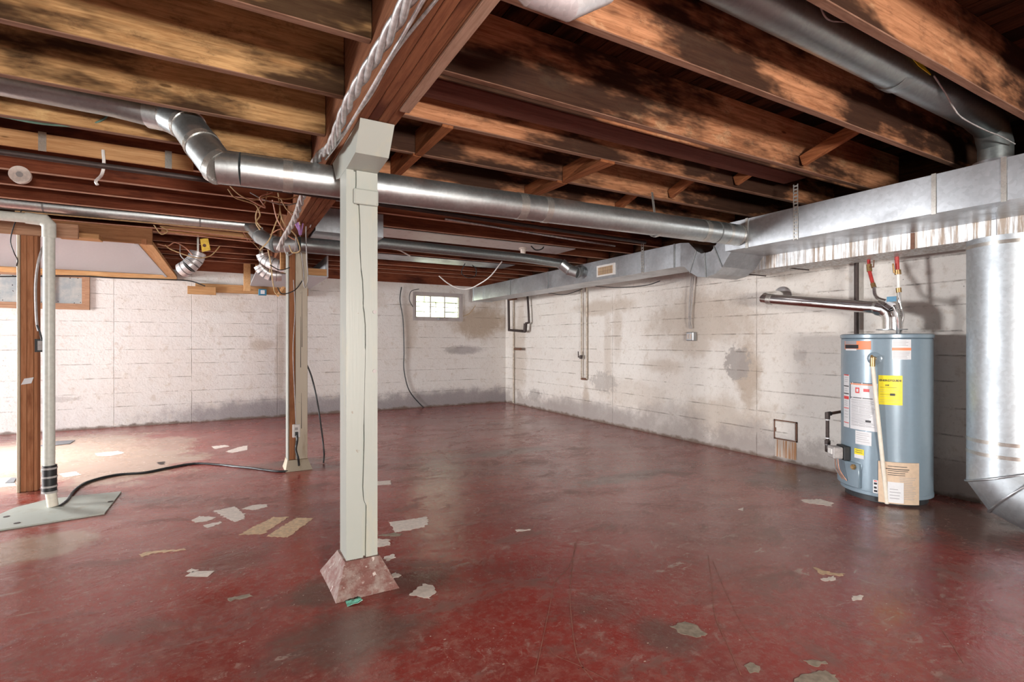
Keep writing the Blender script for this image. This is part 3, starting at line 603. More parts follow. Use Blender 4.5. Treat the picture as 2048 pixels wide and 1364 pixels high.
# dark duct at top right
d3 = empty('overhead_duct', (3, 1.33, 2.56), 'dark round duct between two joists at upper right', 'duct')
Y3, Z3 = 1.355, 2.655
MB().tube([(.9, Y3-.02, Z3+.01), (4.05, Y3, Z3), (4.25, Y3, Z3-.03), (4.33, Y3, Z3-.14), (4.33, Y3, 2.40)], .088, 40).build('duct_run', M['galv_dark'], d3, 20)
for x_ in (3.05,): seam_ring(d3, (x_, Y3, Z3), (1, 0, 0), .088, 'galv_dark', .07, 'duct_tape')
MB().tube([(4.33, Y3, 2.325), (4.33, Y3, 2.41)], .115, 32).build('collar', M['galv'], d3, 40)
q = at(1110, 8, Y=1.36); tag(MB().tube([q+Vector((-.25, 0, .12)), q+Vector((-.08, 0, .03)), q+Vector((.05, 0, .03)), q+Vector((.2, 0, .13))], .06, 24).build('duct_boot', M['white_metal'], None, 20), 'white curved duct boot cut off by the top edge', 'duct')

# trunk ducts
T0, T1 = EYE+.821, EYE+1.070
td = empty('trunk_duct', (4.2, 1.7, T0), 'large rectangular galvanised trunk duct at upper right', 'duct')
MB().hexa([(3.95, .2, T0), (4.5, .2, T0), (4.5, 3.10, T0), (3.95, 3.10, T0)], [(3.95, .2, T1), (4.5, .2, T1), (4.5, 3.10, T1), (3.95, 3.10, T1)]).build('trunk_body', M['galv'], td)
for px in (1494, 1868, 2008):
    y_ = at(px, 480, X=3.95).y; box('standing_seam', 3.943, 3.9495, y_-.012, y_+.012, T0-.006, T1+.004, M['tape'], td)
y_ = at(1592, 430, X=3.95).y; b = MB(); b.box(3.944, 3.9475, y_-.020, y_-.013, T0-.01, 2.50).box(3.944, 3.9475, y_+.013, y_+.020, T0-.01, 2.50)
for k in range(16): z = T0-.004+k*.0275; b.box(3.944, 3.9475, y_-.013, y_+.013, z, z+.012)
tag(b.build('perforated_hanger', M['tape']), 'perforated metal hanger strap on the face of the trunk duct', 'strap')
# rear trunk
K0, K1, KX = EYE+.780, EYE+1.022, 4.10
rtd = empty('rear_trunk_duct', (4.3, 6.3, K0), 'rectangular galvanised trunk duct running to the back corner', 'duct')
ye = at(946, 590, X=KX).y
box('trunk_body', KX, 4.50, 3.76, ye, K0, K1, M['galv'], rtd)
for px in (966, 1021, 1096, 1349):
    y_ = at(px, 560, X=KX).y; box('standing_seam', KX-.006, KX-.0005, y_-.010, y_+.010, K0-.004, K1+.004, M['seam'] if px != 966 else M['galv'], rtd)
box('end_flange', KX-.008, 4.51, ye-.02, ye+.004, K0-.008, K1+.006, M['galv'], rtd)
ra, rb = at(1195, 527, X=KX), at(1231, 549, X=KX)
gr = MB().box(KX-.014, KX-.001, rb.y, ra.y, K0+.035, K0+.175).build('register_grille', M['white'], rtd); gr['label'] = 'cream air register with vertical louvres'
box('grille_opening', KX-.0155, KX-.0141, rb.y+.035, ra.y-.035, K0+.055, K0+.150, M['iron'], gr)
n_ = 13
for k in range(n_):
    y_ = rb.y+.04+(ra.y-rb.y-.08)*k/(n_-1); MB().box(KX-.022, KX-.0156, y_-.005, y_+.005, K0+.055, K0+.150).build('louvre', M['scrap_tan'], gr)
y_ = at(1286, 530, X=KX).y
b = MB().box(KX-.010, KX-.0065, y_-.018, y_-.012, K0-.01, K1+.08).box(KX-.010, KX-.0065, y_+.012, y_+.018, K0-.01, K1+.08)
for k in range(10): z = K0+k*.03; b.box(KX-.010, KX-.0065, y_-.012, y_+.012, z, z+.012)
tag(b.build('perforated_hanger', M['tape']), 'perforated metal hanger strap near the register grille', 'strap')
# U shaped offset
ub = empty('offset_duct', (4.2, 3.4, EYE+.62), 'curved rectangular offset duct dipping below the long round duct', 'duct')
prof_o = []; prof_i = []
cyc = 3.40; y0u, y1u = 3.10, 3.76
outer = [(3.10, T0), (3.15, EYE+.765), (3.20, EYE+.70), (3.29, EYE+.645), (3.40, EYE+.628), (3.52, EYE+.645), (3.62, EYE+.70), (3.70, EYE+.765), (3.76, K0)]
inner = [(3.10, T1), (3.17, T1-.04), (3.30, EYE+.90), (3.34, EYE+.868), (3.42, EYE+.863), (3.47, EYE+.868), (3.53, EYE+.90), (3.64, K1-.02), (3.76, K1)]
xa_ = lambda y: 4.03+(y-3.10)/(3.76-3.10)*.07
vs = []
for (yo, zo), (yi, zi) in zip(outer, inner): vs += [(xa_(yo), yo, zo), (4.5, yo, zo), (4.5, yi, zi), (xa_(yi), yi, zi)]
fs = [(i*4+k, i*4+(k+1) % 4, (i+1)*4+(k+1) % 4, (i+1)*4+k) for i in range(8) for k in range(4)]+[(0, 1, 2, 3), tuple(32+k for k in (3, 2, 1, 0))]
MB().add(vs, fs).build('offset_body', M['galv'], ub)
for i in (2, 4, 6):
    (yo, zo), (yi, zi) = outer[i], inner[i]; MB().beam((xa_(yo)-.005, yo, zo-.002), (xa_(yi)-.005, yi, zi+.002), .010, .010, 0, (0, 1, 0)).build('seam_rib', M['seam'], ub)
# lower trunk with rust streaks
LZ = EYE+.70
lt = empty('lower_trunk_duct', (4.69, 2, LZ), 'rust streaked rectangular duct below and behind the trunk duct', 'duct')
box('trunk_body', 4.503, 4.87, .2, 3.60, LZ, T1-.05, M['galv_rust'], lt)
for px in (1825, 1988):
    y_ = at(px, 500, X=4.5).y; box('standing_seam', 4.496, 4.5025, y_-.012, y_+.012, LZ-.004, T0-.002, M['rustpipe' if px == 1825 else 'galv'], lt)
tag(MB().tube([at(1480, 547, X=4.7), at(1532, 552, X=4.7)], .006, 6).build('support_rod', M['iron']), 'short dark rod under the offset duct end', 'rod')
tag(MB().tube([at(1555, 534, X=4.7), at(1618, 540, X=4.7)], .006, 6).build('support_rod', M['iron']), 'dark rod under the rust streaked duct above the vent pipe', 'rod')
# vertical return
vc = (4.615, 1.365); vr = .225
rd = empty('return_duct', (vc[0], vc[1], 0.004), 'very large bright vertical round duct with elbow at the right edge', 'duct')
MB().tube([(vc[0], vc[1], LZ-.002), (vc[0], vc[1], .47)], vr, 64).build('riser', M['alum'], rd, 40)
def ering(cy, cz, hy, hz, n=64):   # ring through outer and inner profile points
    return [(vc[0]+vr*math.sin(2*math.pi*k/n), cy+hy*math.cos(2*math.pi*k/n), cz+hz*math.cos(2*math.pi*k/n)) for k in range(n)]
prs = [((1.59, .47), (1.14, .47)), ((1.59, .275), (1.14, .45)), ((1.462, .085), (1.12, .47)), ((1.27, .008), (1.09, .458)), ((.2, .008), (.2, .458))]
for i in range(4):
    (o0, i0), (o1, i1) = prs[i], prs[i+1]; vs = []
    for (oo, ii) in (prs[i], prs[i+1]): vs += ering((oo[0]+ii[0])/2, (oo[1]+ii[1])/2, (oo[0]-ii[0])/2, (oo[1]-ii[1])/2)
    MB().add(vs, [(k, (k+1) % 64, 64+(k+1) % 64, 64+k) for k in range(64)]).build('elbow_gore', M['alum'], rd, 40)
for (oo, ii) in prs[1:4]:
    cy, cz = (oo[0]+ii[0])/2, (oo[1]+ii[1])/2; ax_ = Vector((oo[0]-ii[0], oo[1]-ii[1])); L2 = ax_.length/2; ax_.normalize()
    pr = [(vc[0]+(vr+.004)*math.sin(2*math.pi*k/48), cy+ax_.x*(L2+.004)*math.cos(2*math.pi*k/48), cz+ax_.y*(L2+.004)*math.cos(2*math.pi*k/48)) for k in range(49)]
    MB().tube(pr, .008, 6, False).build('seam_bead', M['galv'], rd, 60)
for z in (LZ-.05, .585, .50): MB().tube([(vc[0], vc[1], z-.012), (vc[0], vc[1], z+.012)], vr+.003, 64).build('duct_tape', M['tape'], rd, 40)

# ---------------------------------------------------------------- water heater
HC = Vector((4.70, 2.155, 0)); HR = .305; HT = 1.315
wh = empty('water_heater', (HC.x, HC.y, .0), 'blue grey tank water heater with yellow and white labels by right wall', 'water heater')
def cyl(name, z0, z1, r, mat, parent=wh, seg=64, lip=0):
    pr = [(r-.012, z0), (r, z0+.008), (r, z1-.008), (r-.012, z1)] if lip else [(r, z0), (r, z1)]
    vs = [(HC.x+q*math.cos(2*math.pi*k/seg), HC.y+q*math.sin(2*math.pi*k/seg), z) for q, z in pr for k in range(seg)]
    fs = [(i*seg+k, i*seg+(k+1) % seg, (i+1)*seg+(k+1) % seg, (i+1)*seg+k) for i in range(len(pr)-1) for k in range(seg)]+[tuple(range(seg-1, -1, -1)), tuple(range((len(pr)-1)*seg, len(pr)*seg))]
    return mk(name, vs, fs, mat, parent, 50)
cyl('base_ring', .001, .045, HR-.03, M['tankdark']); cyl('tank_jacket', .045, HT-.035, HR, M['tank'], lip=1); cyl('top_cap', HT-.040, HT, HR+.006, M['tank'], lip=1); cyl('bottom_rim', .045, .085, HR+.004, M['tank'], lip=1)
def hit(px, py, rad=HR):
    r = (px-1024)/F; dx, dy = r*CT+ST, -r*ST+CT
    a = dx*dx+dy*dy; b_ = -2*(dx*HC.x+dy*HC.y); c_ = HC.x**2+HC.y**2-rad*rad; disc = max(b_*b_-4*a*c_, 0); t = (-b_-math.sqrt(disc))/(2*a)
    return math.atan2(dy*t-HC.y, dx*t-HC.x), EYE+(HOR-py)/F*t
def patch(name, px0, px1, py0, py1, mat, parent=wh, off=.0015, n=8, lab=None):
    a0, z1 = hit(px0, py0); a1, _ = hit(px1, py0); _, z0 = hit((px0+px1)/2, py1); _, z1 = hit((px0+px1)/2, py0)
    if a1-a0 > math.pi: a1 -= 2*math.pi
    if a0-a1 > math.pi: a0 -= 2*math.pi
    vs = []; 
    for rr_ in (HR+off, HR+.0002):
        for k in range(n+1):
            a = a0+(a1-a0)*k/n; vs += [(HC.x+rr_*math.cos(a), HC.y+rr_*math.sin(a), z0), (HC.x+rr_*math.cos(a), HC.y+rr_*math.sin(a), z1)]
    N2 = 2*(n+1); fs = [(2*k, 2*k+1, 2*k+3, 2*k+2) for k in range(n)]+[(N2+2*k, N2+2*k+2, N2+2*k+3, N2+2*k+1) for k in range(n)]
    fs += [(0, N2, N2+1, 1), (2*n, 2*n+1, N2+2*n+1, N2+2*n)]+[(2*k, 2*k+2, N2+2*k+2, N2+2*k) for k in range(n)]+[(2*k+1, N2+2*k+1, N2+2*k+3, 2*k+3) for k in range(n)]
    o = mk(name, vs, fs, mat, parent, 30)
    if lab: o['label'] = lab
    return o
def lines(parent, px0, px1, pys, mat, h=1.0, name='printed_lines', off=.0022):
    b = MB()
    for py in pys:
        e = px0+(px1-px0)*random.uniform(.75, 1); a0, _ = hit(px0, py); a1, _ = hit(e, py); _, z0 = hit((px0+e)/2, py+h/2); _, z1 = hit((px0+e)/2, py-h/2)
        if a1-a0 > math.pi: a1 -= 2*math.pi
        if a0-a1 > math.pi: a0 -= 2*math.pi
        n = 4; vs = []
        for k in range(n+1):
            a = a0+(a1-a0)*k/n; vs += [(HC.x+(HR+off)*math.cos(a), HC.y+(HR+off)*math.sin(a), z0), (HC.x+(HR+off)*math.cos(a), HC.y+(HR+off)*math.sin(a), z1)]
        b.add(vs, [(2*k, 2*k+1, 2*k+3, 2*k+2) for k in range(n)])
    o = b.build(name, mat, parent); o['kind'] = 'stuff'; return o
def text(s, px0, px1, py, mat, parent, off=.0026, name='lettering', bold=1.0):
    cu = bpy.data.curves.new('t', 'FONT'); cu.body = s; cu.size = 1; cu.offset = .012*bold; cu.resolution_u = 2
    to = bpy.data.objects.new('t', cu); SC.collection.objects.link(to); dg = bpy.context.evaluated_depsgraph_get(); dg.update()
    me = bpy.data.meshes.new_from_object(to.evaluated_get(dg)); bpy.data.objects.remove(to)
    xs_ = [v.co.x for v in me.vertices]; lo, hi = min(xs_), max(xs_)
    a0, _ = hit(px0, py); a1, zc = hit(px1, py)
    if a1-a0 > math.pi: a1 -= 2*math.pi
    if a0-a1 > math.pi: a0 -= 2*math.pi
    sc__ = abs(a1-a0)*HR/(hi-lo); vs = []
    for v in me.vertices:
        a = a0+(a1-a0)*(v.co.x-lo)/(hi-lo); vs.append((HC.x+(HR+off)*math.cos(a), HC.y+(HR+off)*math.sin(a), zc+v.co.y*sc__))
    return mk(name, vs, [tuple(p_.vertices) for p_ in me.polygons], mat, parent)
o = patch('energy_label', 1757, 1805, 751, 810, M['lab_yellow'], lab='bright yellow energy label')
text('ENERGYGUIDE', 1759, 1803, 763.5, M['ink'], o, bold=2.5); text('208', 1770, 1778, 772, M['ink'], o, bold=2); lines(o, 1760, 1800, (775, 789), M['ink'], .5); lines(o, 1760, 1800, (780, 784, 793, 800, 804), M['inkgrey'], .35)
patch('print_block', 1780, 1790, 787, 791.5, M['ink'], o, .0024, 2)
o = patch('upper_warning_label', 1784, 1822, 679, 719, M['lab_white'], lab='white warning label with orange band near the tank top')
patch('orange_band', 1784, 1822, 695.5, 701, M['lab_orange'], o, .002, 4); lines(o, 1786, 1820, (682, 685, 688, 691, 704, 707, 710, 713, 716), M['inkgrey'], .8)
o = patch('brand_panel', 1690, 1742, 682, 699, M['lab_orange'], lab='orange stripe at the upper left of the tank')
patch('badge', 1691, 1713, 682, 689, M['inkgrey'], o, .002, 4); patch('badge', 1691, 1717, 689.5, 697, M['ink'], o, .002, 4); patch('badge', 1692, 1713, 697.5, 701, M['lab_white'], o, .002, 4)
o = patch('main_instruction_label', 1700.5, 1755, 766, 861, M['lab_white'], lab='tall white instruction label')
patch('orange_band', 1702, 1750, 768, 770.5, M['lab_orange'], o, .002, 5); patch('black_rule', 1701, 1752, 766, 767.5, M['ink'], o, .002, 5); patch('black_rule', 1701, 1752, 796, 797.5, M['ink'], o, .002, 5)
patch('black_rule', 1701, 1702, 767, 797, M['ink'], o, .002, 1)
patch('red_emblem', 1711, 1719, 775, 786, M['lab_red'], o, .002, 3); patch('emblem_centre', 1713, 1717, 777.5, 783.5, M['lab_white'], o, .0024, 2); patch('red_emblem', 1727, 1739, 778, 784, M['lab_red'], o, .002, 3)
lines(o, 1703, 1750, [800+2.4*k for k in range(23)], M['inkgrey'], .9); patch('print_block', 1731, 1742, 841, 845, M['ink'], o, .0024, 2)
o = patch('side_label', 1688, 1698.5, 749, 854, M['lab_white'], lab='narrow white label with red stripes on the left side of the tank')
for a, b_, mt in ((749, 751, 'lab_red'), (771, 773, 'ink'), (786, 788, 'ink'), (792, 798, 'lab_red'), (815, 816.5, 'lab_red'), (844, 845.5, 'lab_red')): patch('stripe', 1688.5, 1698, a, b_, M[mt], o, .002, 3)
lines(o, 1690, 1697, [755, 759, 763, 777, 781, 802, 806, 810, 822, 828, 834], M['inkgrey'], .8)
o = patch('rating_label', 1711, 1743, 863, 890, M['lab_white'], lab='small white rating label in the lower middle'); lines(o, 1713, 1740, (867, 871, 875, 879, 884), M['inkgrey'], .7)
o = patch('small_yellow_label', 1709, 1728, 898, 917, M['lab_yellow'], lab='small yellow and white label'); patch('white_half', 1709, 1728, 909.5, 917, M['lab_white'], o, .002, 3); lines(o, 1711, 1726, (901, 905), M['ink'], 1)
o = patch('hazard_label', 1746, 1757, 960, 988, M['lab_white'], lab='white hazard label near the tank foot'); lines(o, 1748, 1755, (967, 975, 982), M['ink'], 4); lines(o, 1748, 1755, (962,), M['lab_red'], 2)
o = patch('document_pouch', 1757, 1836, 925, 1008, M['manila'], off=.010, n=10, lab='manila document pouch taped to the tank')
lines(o, 1775, 1815, (933, 942, 946, 950), M['ink'], 1.2, off=.0110); lines(o, 1798, 1830, [956+3.5*k for k in range(13)], M['inkgrey'], .8, off=.0110); lines(o, 1762, 1832, (938,), M['ink'], 1.6, off=.0110)
patch('white_card', 1775, 1806, 964, 1005, M['lab_white'], o, .0125, 5); lines(o, 1779, 1800, (978, 984, 990, 996), M['inkgrey'], 1.2, off=.0135)
# relief valve and tube
a, z = hit(1749, 717); vp = Vector((HC.x+math.cos(a)*HR, HC.y+math.sin(a)*HR, z)); vd = Vector((math.cos(a), math.sin(a), 0))
MB().tube([vp, vp+vd*.008], [.05, .035], 24).build('valve_escutcheon', M['tank'], wh, 40)
MB().tube([vp+vd*.008, vp+vd*.05], .017, 12).tube([vp+vd*.05+Vector((0, 0, .012)), vp+vd*.05-Vector((0, 0, .06))], .018, 12).tube([vp+vd*.05+Vector((0, 0, .012)), vp+vd*.075+Vector((0, 0, .02))], .010, 8).build('relief_valve', M['brass'], wh, 40)
b0 = at(1774, 1007, Z=.012); MB().tube([vp+vd*.05-Vector((0, 0, .055)), Vector((b0.x, b0.y, .012))], .0145, 16).build('discharge_tube', M['cpvc'], wh, 40)
# gas valve
a, z = hit(1685, 905); gp = Vector((HC.x+math.cos(a)*HR, HC.y+math.sin(a)*HR, z)); gd = Vector((math.cos(a), math.sin(a), 0)); gs = Vector((-gd.y, gd.x, 0))
a2, z2 = hit(1692, 905); gp = Vector((HC.x+math.cos(a2)*HR, HC.y+math.sin(a2)*HR, z2)); gd = Vector((math.cos(a2), math.sin(a2), 0)); gs = Vector((-gd.y, gd.x, 0))
def obox(c, u, v, du, dv, z0, z1): 
    return MB().hexa([c-u*du-v*dv+Vector((0, 0, z0)), c+u*du-v*dv+Vector((0, 0, z0)), c+u*du+v*dv+Vector((0, 0, z0)), c-u*du+v*dv+Vector((0, 0, z0))], [c-u*du-v*dv+Vector((0, 0, z1)), c+u*du-v*dv+Vector((0, 0, z1)), c+u*du+v*dv+Vector((0, 0, z1)), c-u*du+v*dv+Vector((0, 0, z1))])
bevel(obox(gp+gd*.022, gs, gd, .062, .024, -.055, .06).build('valve_bracket', M['black'], wh), .006)
gv = bevel(obox(gp+gd*.085, gs, gd, .052, .038, -.045, .05).build('gas_valve', M['grey'], wh), .008); gv['label'] = 'light grey gas control valve'
bevel(obox(gp+gd*.124, gs, gd, .03, .004, -.01, .035).build('control_dial', M['white'], gv), .003)
for k in range(4):
    s_ = gp+gd*.08+gs*(.02*k-.03)+Vector((0, 0, -.045)); e_ = gp+gd*.03+gs*(.025*k-.01)+Vector((0, 0, -.215)); MB().tube(spl([s_, (s_+e_)/2+gd*.02, e_], 5), .004, 6).build('thermocouple_wire', M['copperwire'] if k % 2 else M['grey'], wh, 60)
a, z = hit(1714, 933); p_ = Vector((HC.x+math.cos(a)*HR, HC.y+math.sin(a)*HR, z)); d_ = Vector((math.cos(a), math.sin(a), 0))
MB().tube([p_, p_+d_*.005], [.045, .032], 20).build('drain_escutcheon', M['tank'], wh, 40)
MB().tube([p_, p_+d_*.055], .014, 10).tube([p_+d_*.04-Vector((0, 0, .02)), p_+d_*.04+Vector((0, 0, .02))], .012, 8).build('drain_valve', M['brass'], wh, 40)
# burner access door : raised panel
b = MB(); a0, z1 = hit(1690, 945); a1, _ = hit(1722, 945); _, z0 = hit(1705, 992); n = 8; vs = []
a0 -= .35
if abs(a1-a0) > math.pi: a0 += 2*math.pi if a0 < a1 else -2*math.pi
z0 = .09; z1 = .285
for rr_ in (HR+.028, HR):
    for k in range(n+1):
        a = a0+(a1-a0)*k/n; vs += [(HC.x+rr_*math.cos(a), HC.y+rr_*math.sin(a), z0), (HC.x+rr_*math.cos(a), HC.y+rr_*math.sin(a), z1)]
N2 = 2*(n+1); fs = [(2*k, 2*k+1, 2*k+3, 2*k+2) for k in range(n)]+[(0, N2, N2+1, 1), (2*n, 2*n+1, N2+2*n+1, N2+2*n)]+[(2*k, 2*k+2, N2+2*k+2, N2+2*k) for k in range(n)]+[(2*k+1, N2+2*k+1, N2+2*k+3, 2*k+3) for k in range(n)]
bevel(mk('burner_door', vs, fs, M['tank'], wh, 30), .006)
# draft hood
hx, hy = HC.x+.035, HC.y-.03
MB().tube([(hx, hy, HT+.032), (hx, hy, HT+.040)], .105, 32).build('draft_hood', M['galv'], wh, 40)
for k in range(4):
    a = k*math.pi/2+.5; MB().beam((hx+.085*math.cos(a), hy+.085*math.sin(a), HT), (hx+.085*math.cos(a), hy+.085*math.sin(a), HT+.034), .014, .003).build('hood_leg', M['galv'], wh)
vpipe = empty('vent_pipe', (hx, hy, HT+.04), 'shiny metal vent pipe from the heater top bending to the wall', 'pipe')
vr_ = .064
zc = HT+.13
v = [Vector((hx, hy, HT+.041)), Vector((hx, hy, zc)), Vector((hx, hy+.012, zc+.045)), Vector((hx, hy+.05, zc+.075)), Vector((hx, hy+.10, zc+.09))]
ve = Vector((4.74, 3.19, 1.675))
for i in range(4): MB().tube([v[i], v[i+1]], vr_+(.001 if i % 2 else 0), 32).build('elbow_gore' if i else 'flue_collar', M['bright'], vpipe, 40)
for i in (1, 2, 3): seam_ring(vpipe, v[i], v[i+1]-v[i-1], vr_, 'bright', .008, 'bead', .003)
MB().tube([v[4], ve], vr_-.013, 36).build('pipe_run', M['bright'], vpipe, 40)
seam_ring(vpipe, v[4], ve-v[4], vr_-.013, 'tape', .05, 'duct_tape', .004); seam_ring(vpipe, ve, ve-v[4], vr_-.013, 'tape', .05, 'duct_tape', .004)
MB().tube([ve, ve+Vector((.01, .06, .012)), ve+Vector((.06, .09, .03)), ve+Vector((.20, .10, .05)), Vector((XR-.002, ve.y+.10, ve.z+.055))], .055, 32).build('wall_elbow', M['bright'], vpipe, 20)
MB().tube([(XR-.012, ve.y+.10, ve.z+.055), (XR-.001, ve.y+.10, ve.z+.055)], .10, 32).build('wall_collar', M['bright'], vpipe, 30)
# water lines
def T3(l, r, mat, name, parent, seg=10): return MB().tube(spl(l, 5), r, seg).build(name, mat, parent, 50)
cx4 = 4.62
c_ = empty('cold_water_line', at(1796, 664, X=4.60), 'left water line with red tubing and bent metal connector to the heater', 'pipe')
T3([at(1737, 515, X=4.78), at(1738, 532, X=4.76)], .013, M['red'], 'tubing', c_); T3([at(1738, 529, X=4.76), at(1739, 543, X=4.75)], .020, M['brass'], 'valve_body', c_)
MB().tube([at(1739, 534, X=4.74), at(1747, 534, X=4.72), at(1748, 520, X=4.72)], .005, 6).build('valve_handle', M['rustpipe'], c_, 40)
T3([at(1739, 543, X=4.75), at(1746, 569, X=4.71)], .014, M['red'], 'tubing', c_); T3([at(1745.5, 567, X=4.71), at(1748, 575, X=4.70)], .018, M['brass'], 'nut', c_)
T3([at(1748, 575, X=4.70), at(1750, 589, X=4.68), at(1757, 597, X=4.64), at(1772, 602, X=4.60), at(1786, 610, X=4.57), at(1792, 622, X=4.57), at(1795, 640, X=4.58), at(1796, 667, X=4.60)], .0135, M['bright'], 'metal_connector', c_)
q = at(1783, 602, X=4.565); MB().box(q.x-.008, q.x, q.y-.035, q.y+.03, q.z-.005, q.z+.035).build('blue_tag', M['blue'], c_); MB().tube([at(1774, 602, X=4.588), at(1787, 610.5, X=4.558)], .017, 10).build('label_sleeve', M['lab_white'], c_, 40)
h_ = empty('hot_water_line', at(1803, 668, X=4.80), 'right water line with red tubing and brass ball valve above the heater', 'pipe')
T3([at(1793, 505, X=4.82), at(1795, 542, X=4.82)], .0155, M['red'], 'tubing', h_); T3([at(1795, 540, X=4.82), at(1796, 549, X=4.82)], .024, M['brass'], 'valve_body', h_)
MB().tube([at(1795, 545, X=4.81), at(1788, 545, X=4.79), at(1786, 527, X=4.78)], .007, 6).build('valve_handle', M['brass'], h_, 40)
T3([at(1796, 549, X=4.82), at(1797, 577, X=4.82)], .014, M['white'], 'white_pipe', h_); T3([at(1797, 576, X=4.82), at(1798, 585, X=4.82)], .020, M['brass'], 'nut', h_)
T3([at(1798, 585, X=4.82), at(1799, 605, X=4.82), at(1802, 618, X=4.83), at(1805, 632, X=4.83), at(1802, 648, X=4.82), at(1800, 667, X=4.80)], .0145, M['bright'], 'metal_connector', h_)
# gas pipes
gq = at(1713, 600, X=5.05); tag(MB().tube([(5.05, gq.y, 2.45), (5.05, gq.y, .35)], .019, 14).build('gas_riser', M['iron'], None, 40), 'thick black iron pipe standing on the wall behind the water heater', 'pipe')
e3 = gp+gd*.085+gs*.0; gl = gp+gd*.085
gy = at(1655, 860, X=4.62)
P0 = Vector((4.72, gy.y+.0, gy.z))
s1_ = at(1655, 828, X=4.60); s2_ = at(1655, 900, X=4.60); s3_ = at(1668, 905, X=4.56); s0_ = at(1690, 822, X=4.86)
gpipe = empty('gas_drop', s2_, 'black gas pipe with elbows feeding the heater control valve', 'pipe')
MB().tube([s0_, s1_], .013, 12).build('upper_nipple', M['rustpipe'], gpipe, 40); MB().tube([s1_+(s0_-s1_).normalized()*.04, s1_, s1_-Vector((0, 0, .045))], .020, 12).build('elbow', M['iron'], gpipe, 30)
MB().tube([s1_, s2_], .014, 12).build('drop_pipe', M['iron'], gpipe, 40); MB().tube([s2_+Vector((0, 0, .05)), s2_+Vector((0, 0, .085))], .026, 6).build('union', M['iron'], gpipe)
MB().tube([s2_+Vector((0, 0, .045)), s2_, s3_], .020, 12).build('elbow', M['iron'], gpipe, 30); MB().tube([s3_, gp+gd*.085+gs*(.045 if (gs.dot(s3_-gp) > 0) else -.045)], .013, 12).build('lower_nipple', M['iron'], gpipe, 40)
for z in (s1_.z-.055, s2_.z+.10, s2_.z+.045): MB().tube([(s1_.x, s1_.y, z), (s1_.x, s1_.y, z+.01)], .0165, 12).build('sealant_ring', M['lab_white'], gpipe, 40)

# ---------------------------------------------------------------- right wall fittings
jb = at(1380, 673, X=5.04)
j = empty('junction_box', (XR, jb.y, jb.z-.06), 'grey metal junction box hanging on the right wall', 'electrical box')
bevel(box('box_body', 5.03, 5.098, jb.y-.055, jb.y+.055, jb.z-.055, jb.z+.055, M['galv'], j), .008)
for dy in (-.02, .02): box('receptacle', 5.026, 5.0295, jb.y+dy-.013, jb.y+dy+.013, jb.z-.03, jb.z+.03, M['porcelain'], j)
wire('box_cable', [at(1387, 553, X=5.06), at(1384, 600, X=5.07), at(1381, 640, X=5.07), at(1383, 657, X=5.06)], .007, M['grey'], 'left grey cable dropping to the junction box')
wire('box_cable', [at(1383, 553, X=5.02), at(1379, 600, X=5.02), at(1378, 640, X=5.03), at(1379, 657, X=5.05)], .007, M['grey'], 'right grey cable dropping to the junction box')
# pair of painted pipes at 1165
pv2 = empty('wall_water_pipe', at(1170, 755, X=5.07), 'pair of painted pipes with a valve on the right wall', 'pipe')
ya, yb2 = at(1163, 660, X=5.06).y, at(1173, 660, X=5.07).y; zt_, zb3 = at(1165, 572, X=5.06).z, at(1168, 758, X=5.06).z
MB().tube([(5.06, ya, zt_+.2), (5.06, ya, zb3)], .014, 10).build('left_pipe', M['paintpipe'], pv2, 40); MB().tube([(5.075, yb2, zt_+.2), (5.075, yb2, zb3)], .014, 10).build('right_pipe', M['paintpipe'], pv2, 40)
MB().tube([(5.06, ya, zb3), (5.07, yb2, zb3)], .018, 10).build('return_bend', M['rustpipe'], pv2, 40)
q = at(1162, 714, X=5.04); MB().tube([q-Vector((0, 0, .03)), q+Vector((0, 0, .03))], .026, 8).tube([q, q+Vector((-.03, .03, 0)), q+Vector((-.03, .035, .09))], .009, 6).build('valve', M['iron'], pv2, 40)
# corner pipes
cp = empty('corner_gas_pipe', at(1020, 662, X=5.0), 'rusty gas pipe looping near the back corner', 'pipe')
PP = [at(1017, 596, X=4.96), at(1018, 660, X=4.96), at(1050, 663, X=4.98), at(1051, 647, X=4.98), at(1058, 645, X=5.02), at(1057, 622, X=5.02), at(1055, 590, X=5.02)]
MB().tube(PP[:3], .024, 12).build('lower_loop', M['iron'], cp, 20); MB().tube([PP[2], PP[3]], .036, 10).build('valve', M['iron'], cp, 40); MB().tube(PP[3:], .020, 12).build('upper_run', M['iron'], cp, 20)
MB().tube([at(1017, 599, X=4.96), at(1033, 597, X=5.06)], .026, 10).build('top_tee', M['rustpipe'], cp, 40)
for px, lb_ in ((1014, 'left'), (1027, 'right')):
    a_ = at(px, 600, X=5.07) if px > 1020 else at(px, 600, Y=YB-.03); tag(MB().tube([a_+Vector((0, 0, .1)), Vector((a_.x, a_.y, at(px, 750, X=5.07).z if px < 1020 else .02))], .016, 10).build('corner_pipe', M['paintpipe'], None, 40), 'thin painted pipe at the back corner, '+lb_+' one of two', 'pipe')
tag(MB().tube([at(1030, 698, X=5.09), at(1041, 698, X=4.98)], .026, 10).build('pipe_stub', M['rustpipe'], None, 40), 'short rusty capped pipe stub near the back corner', 'pipe')
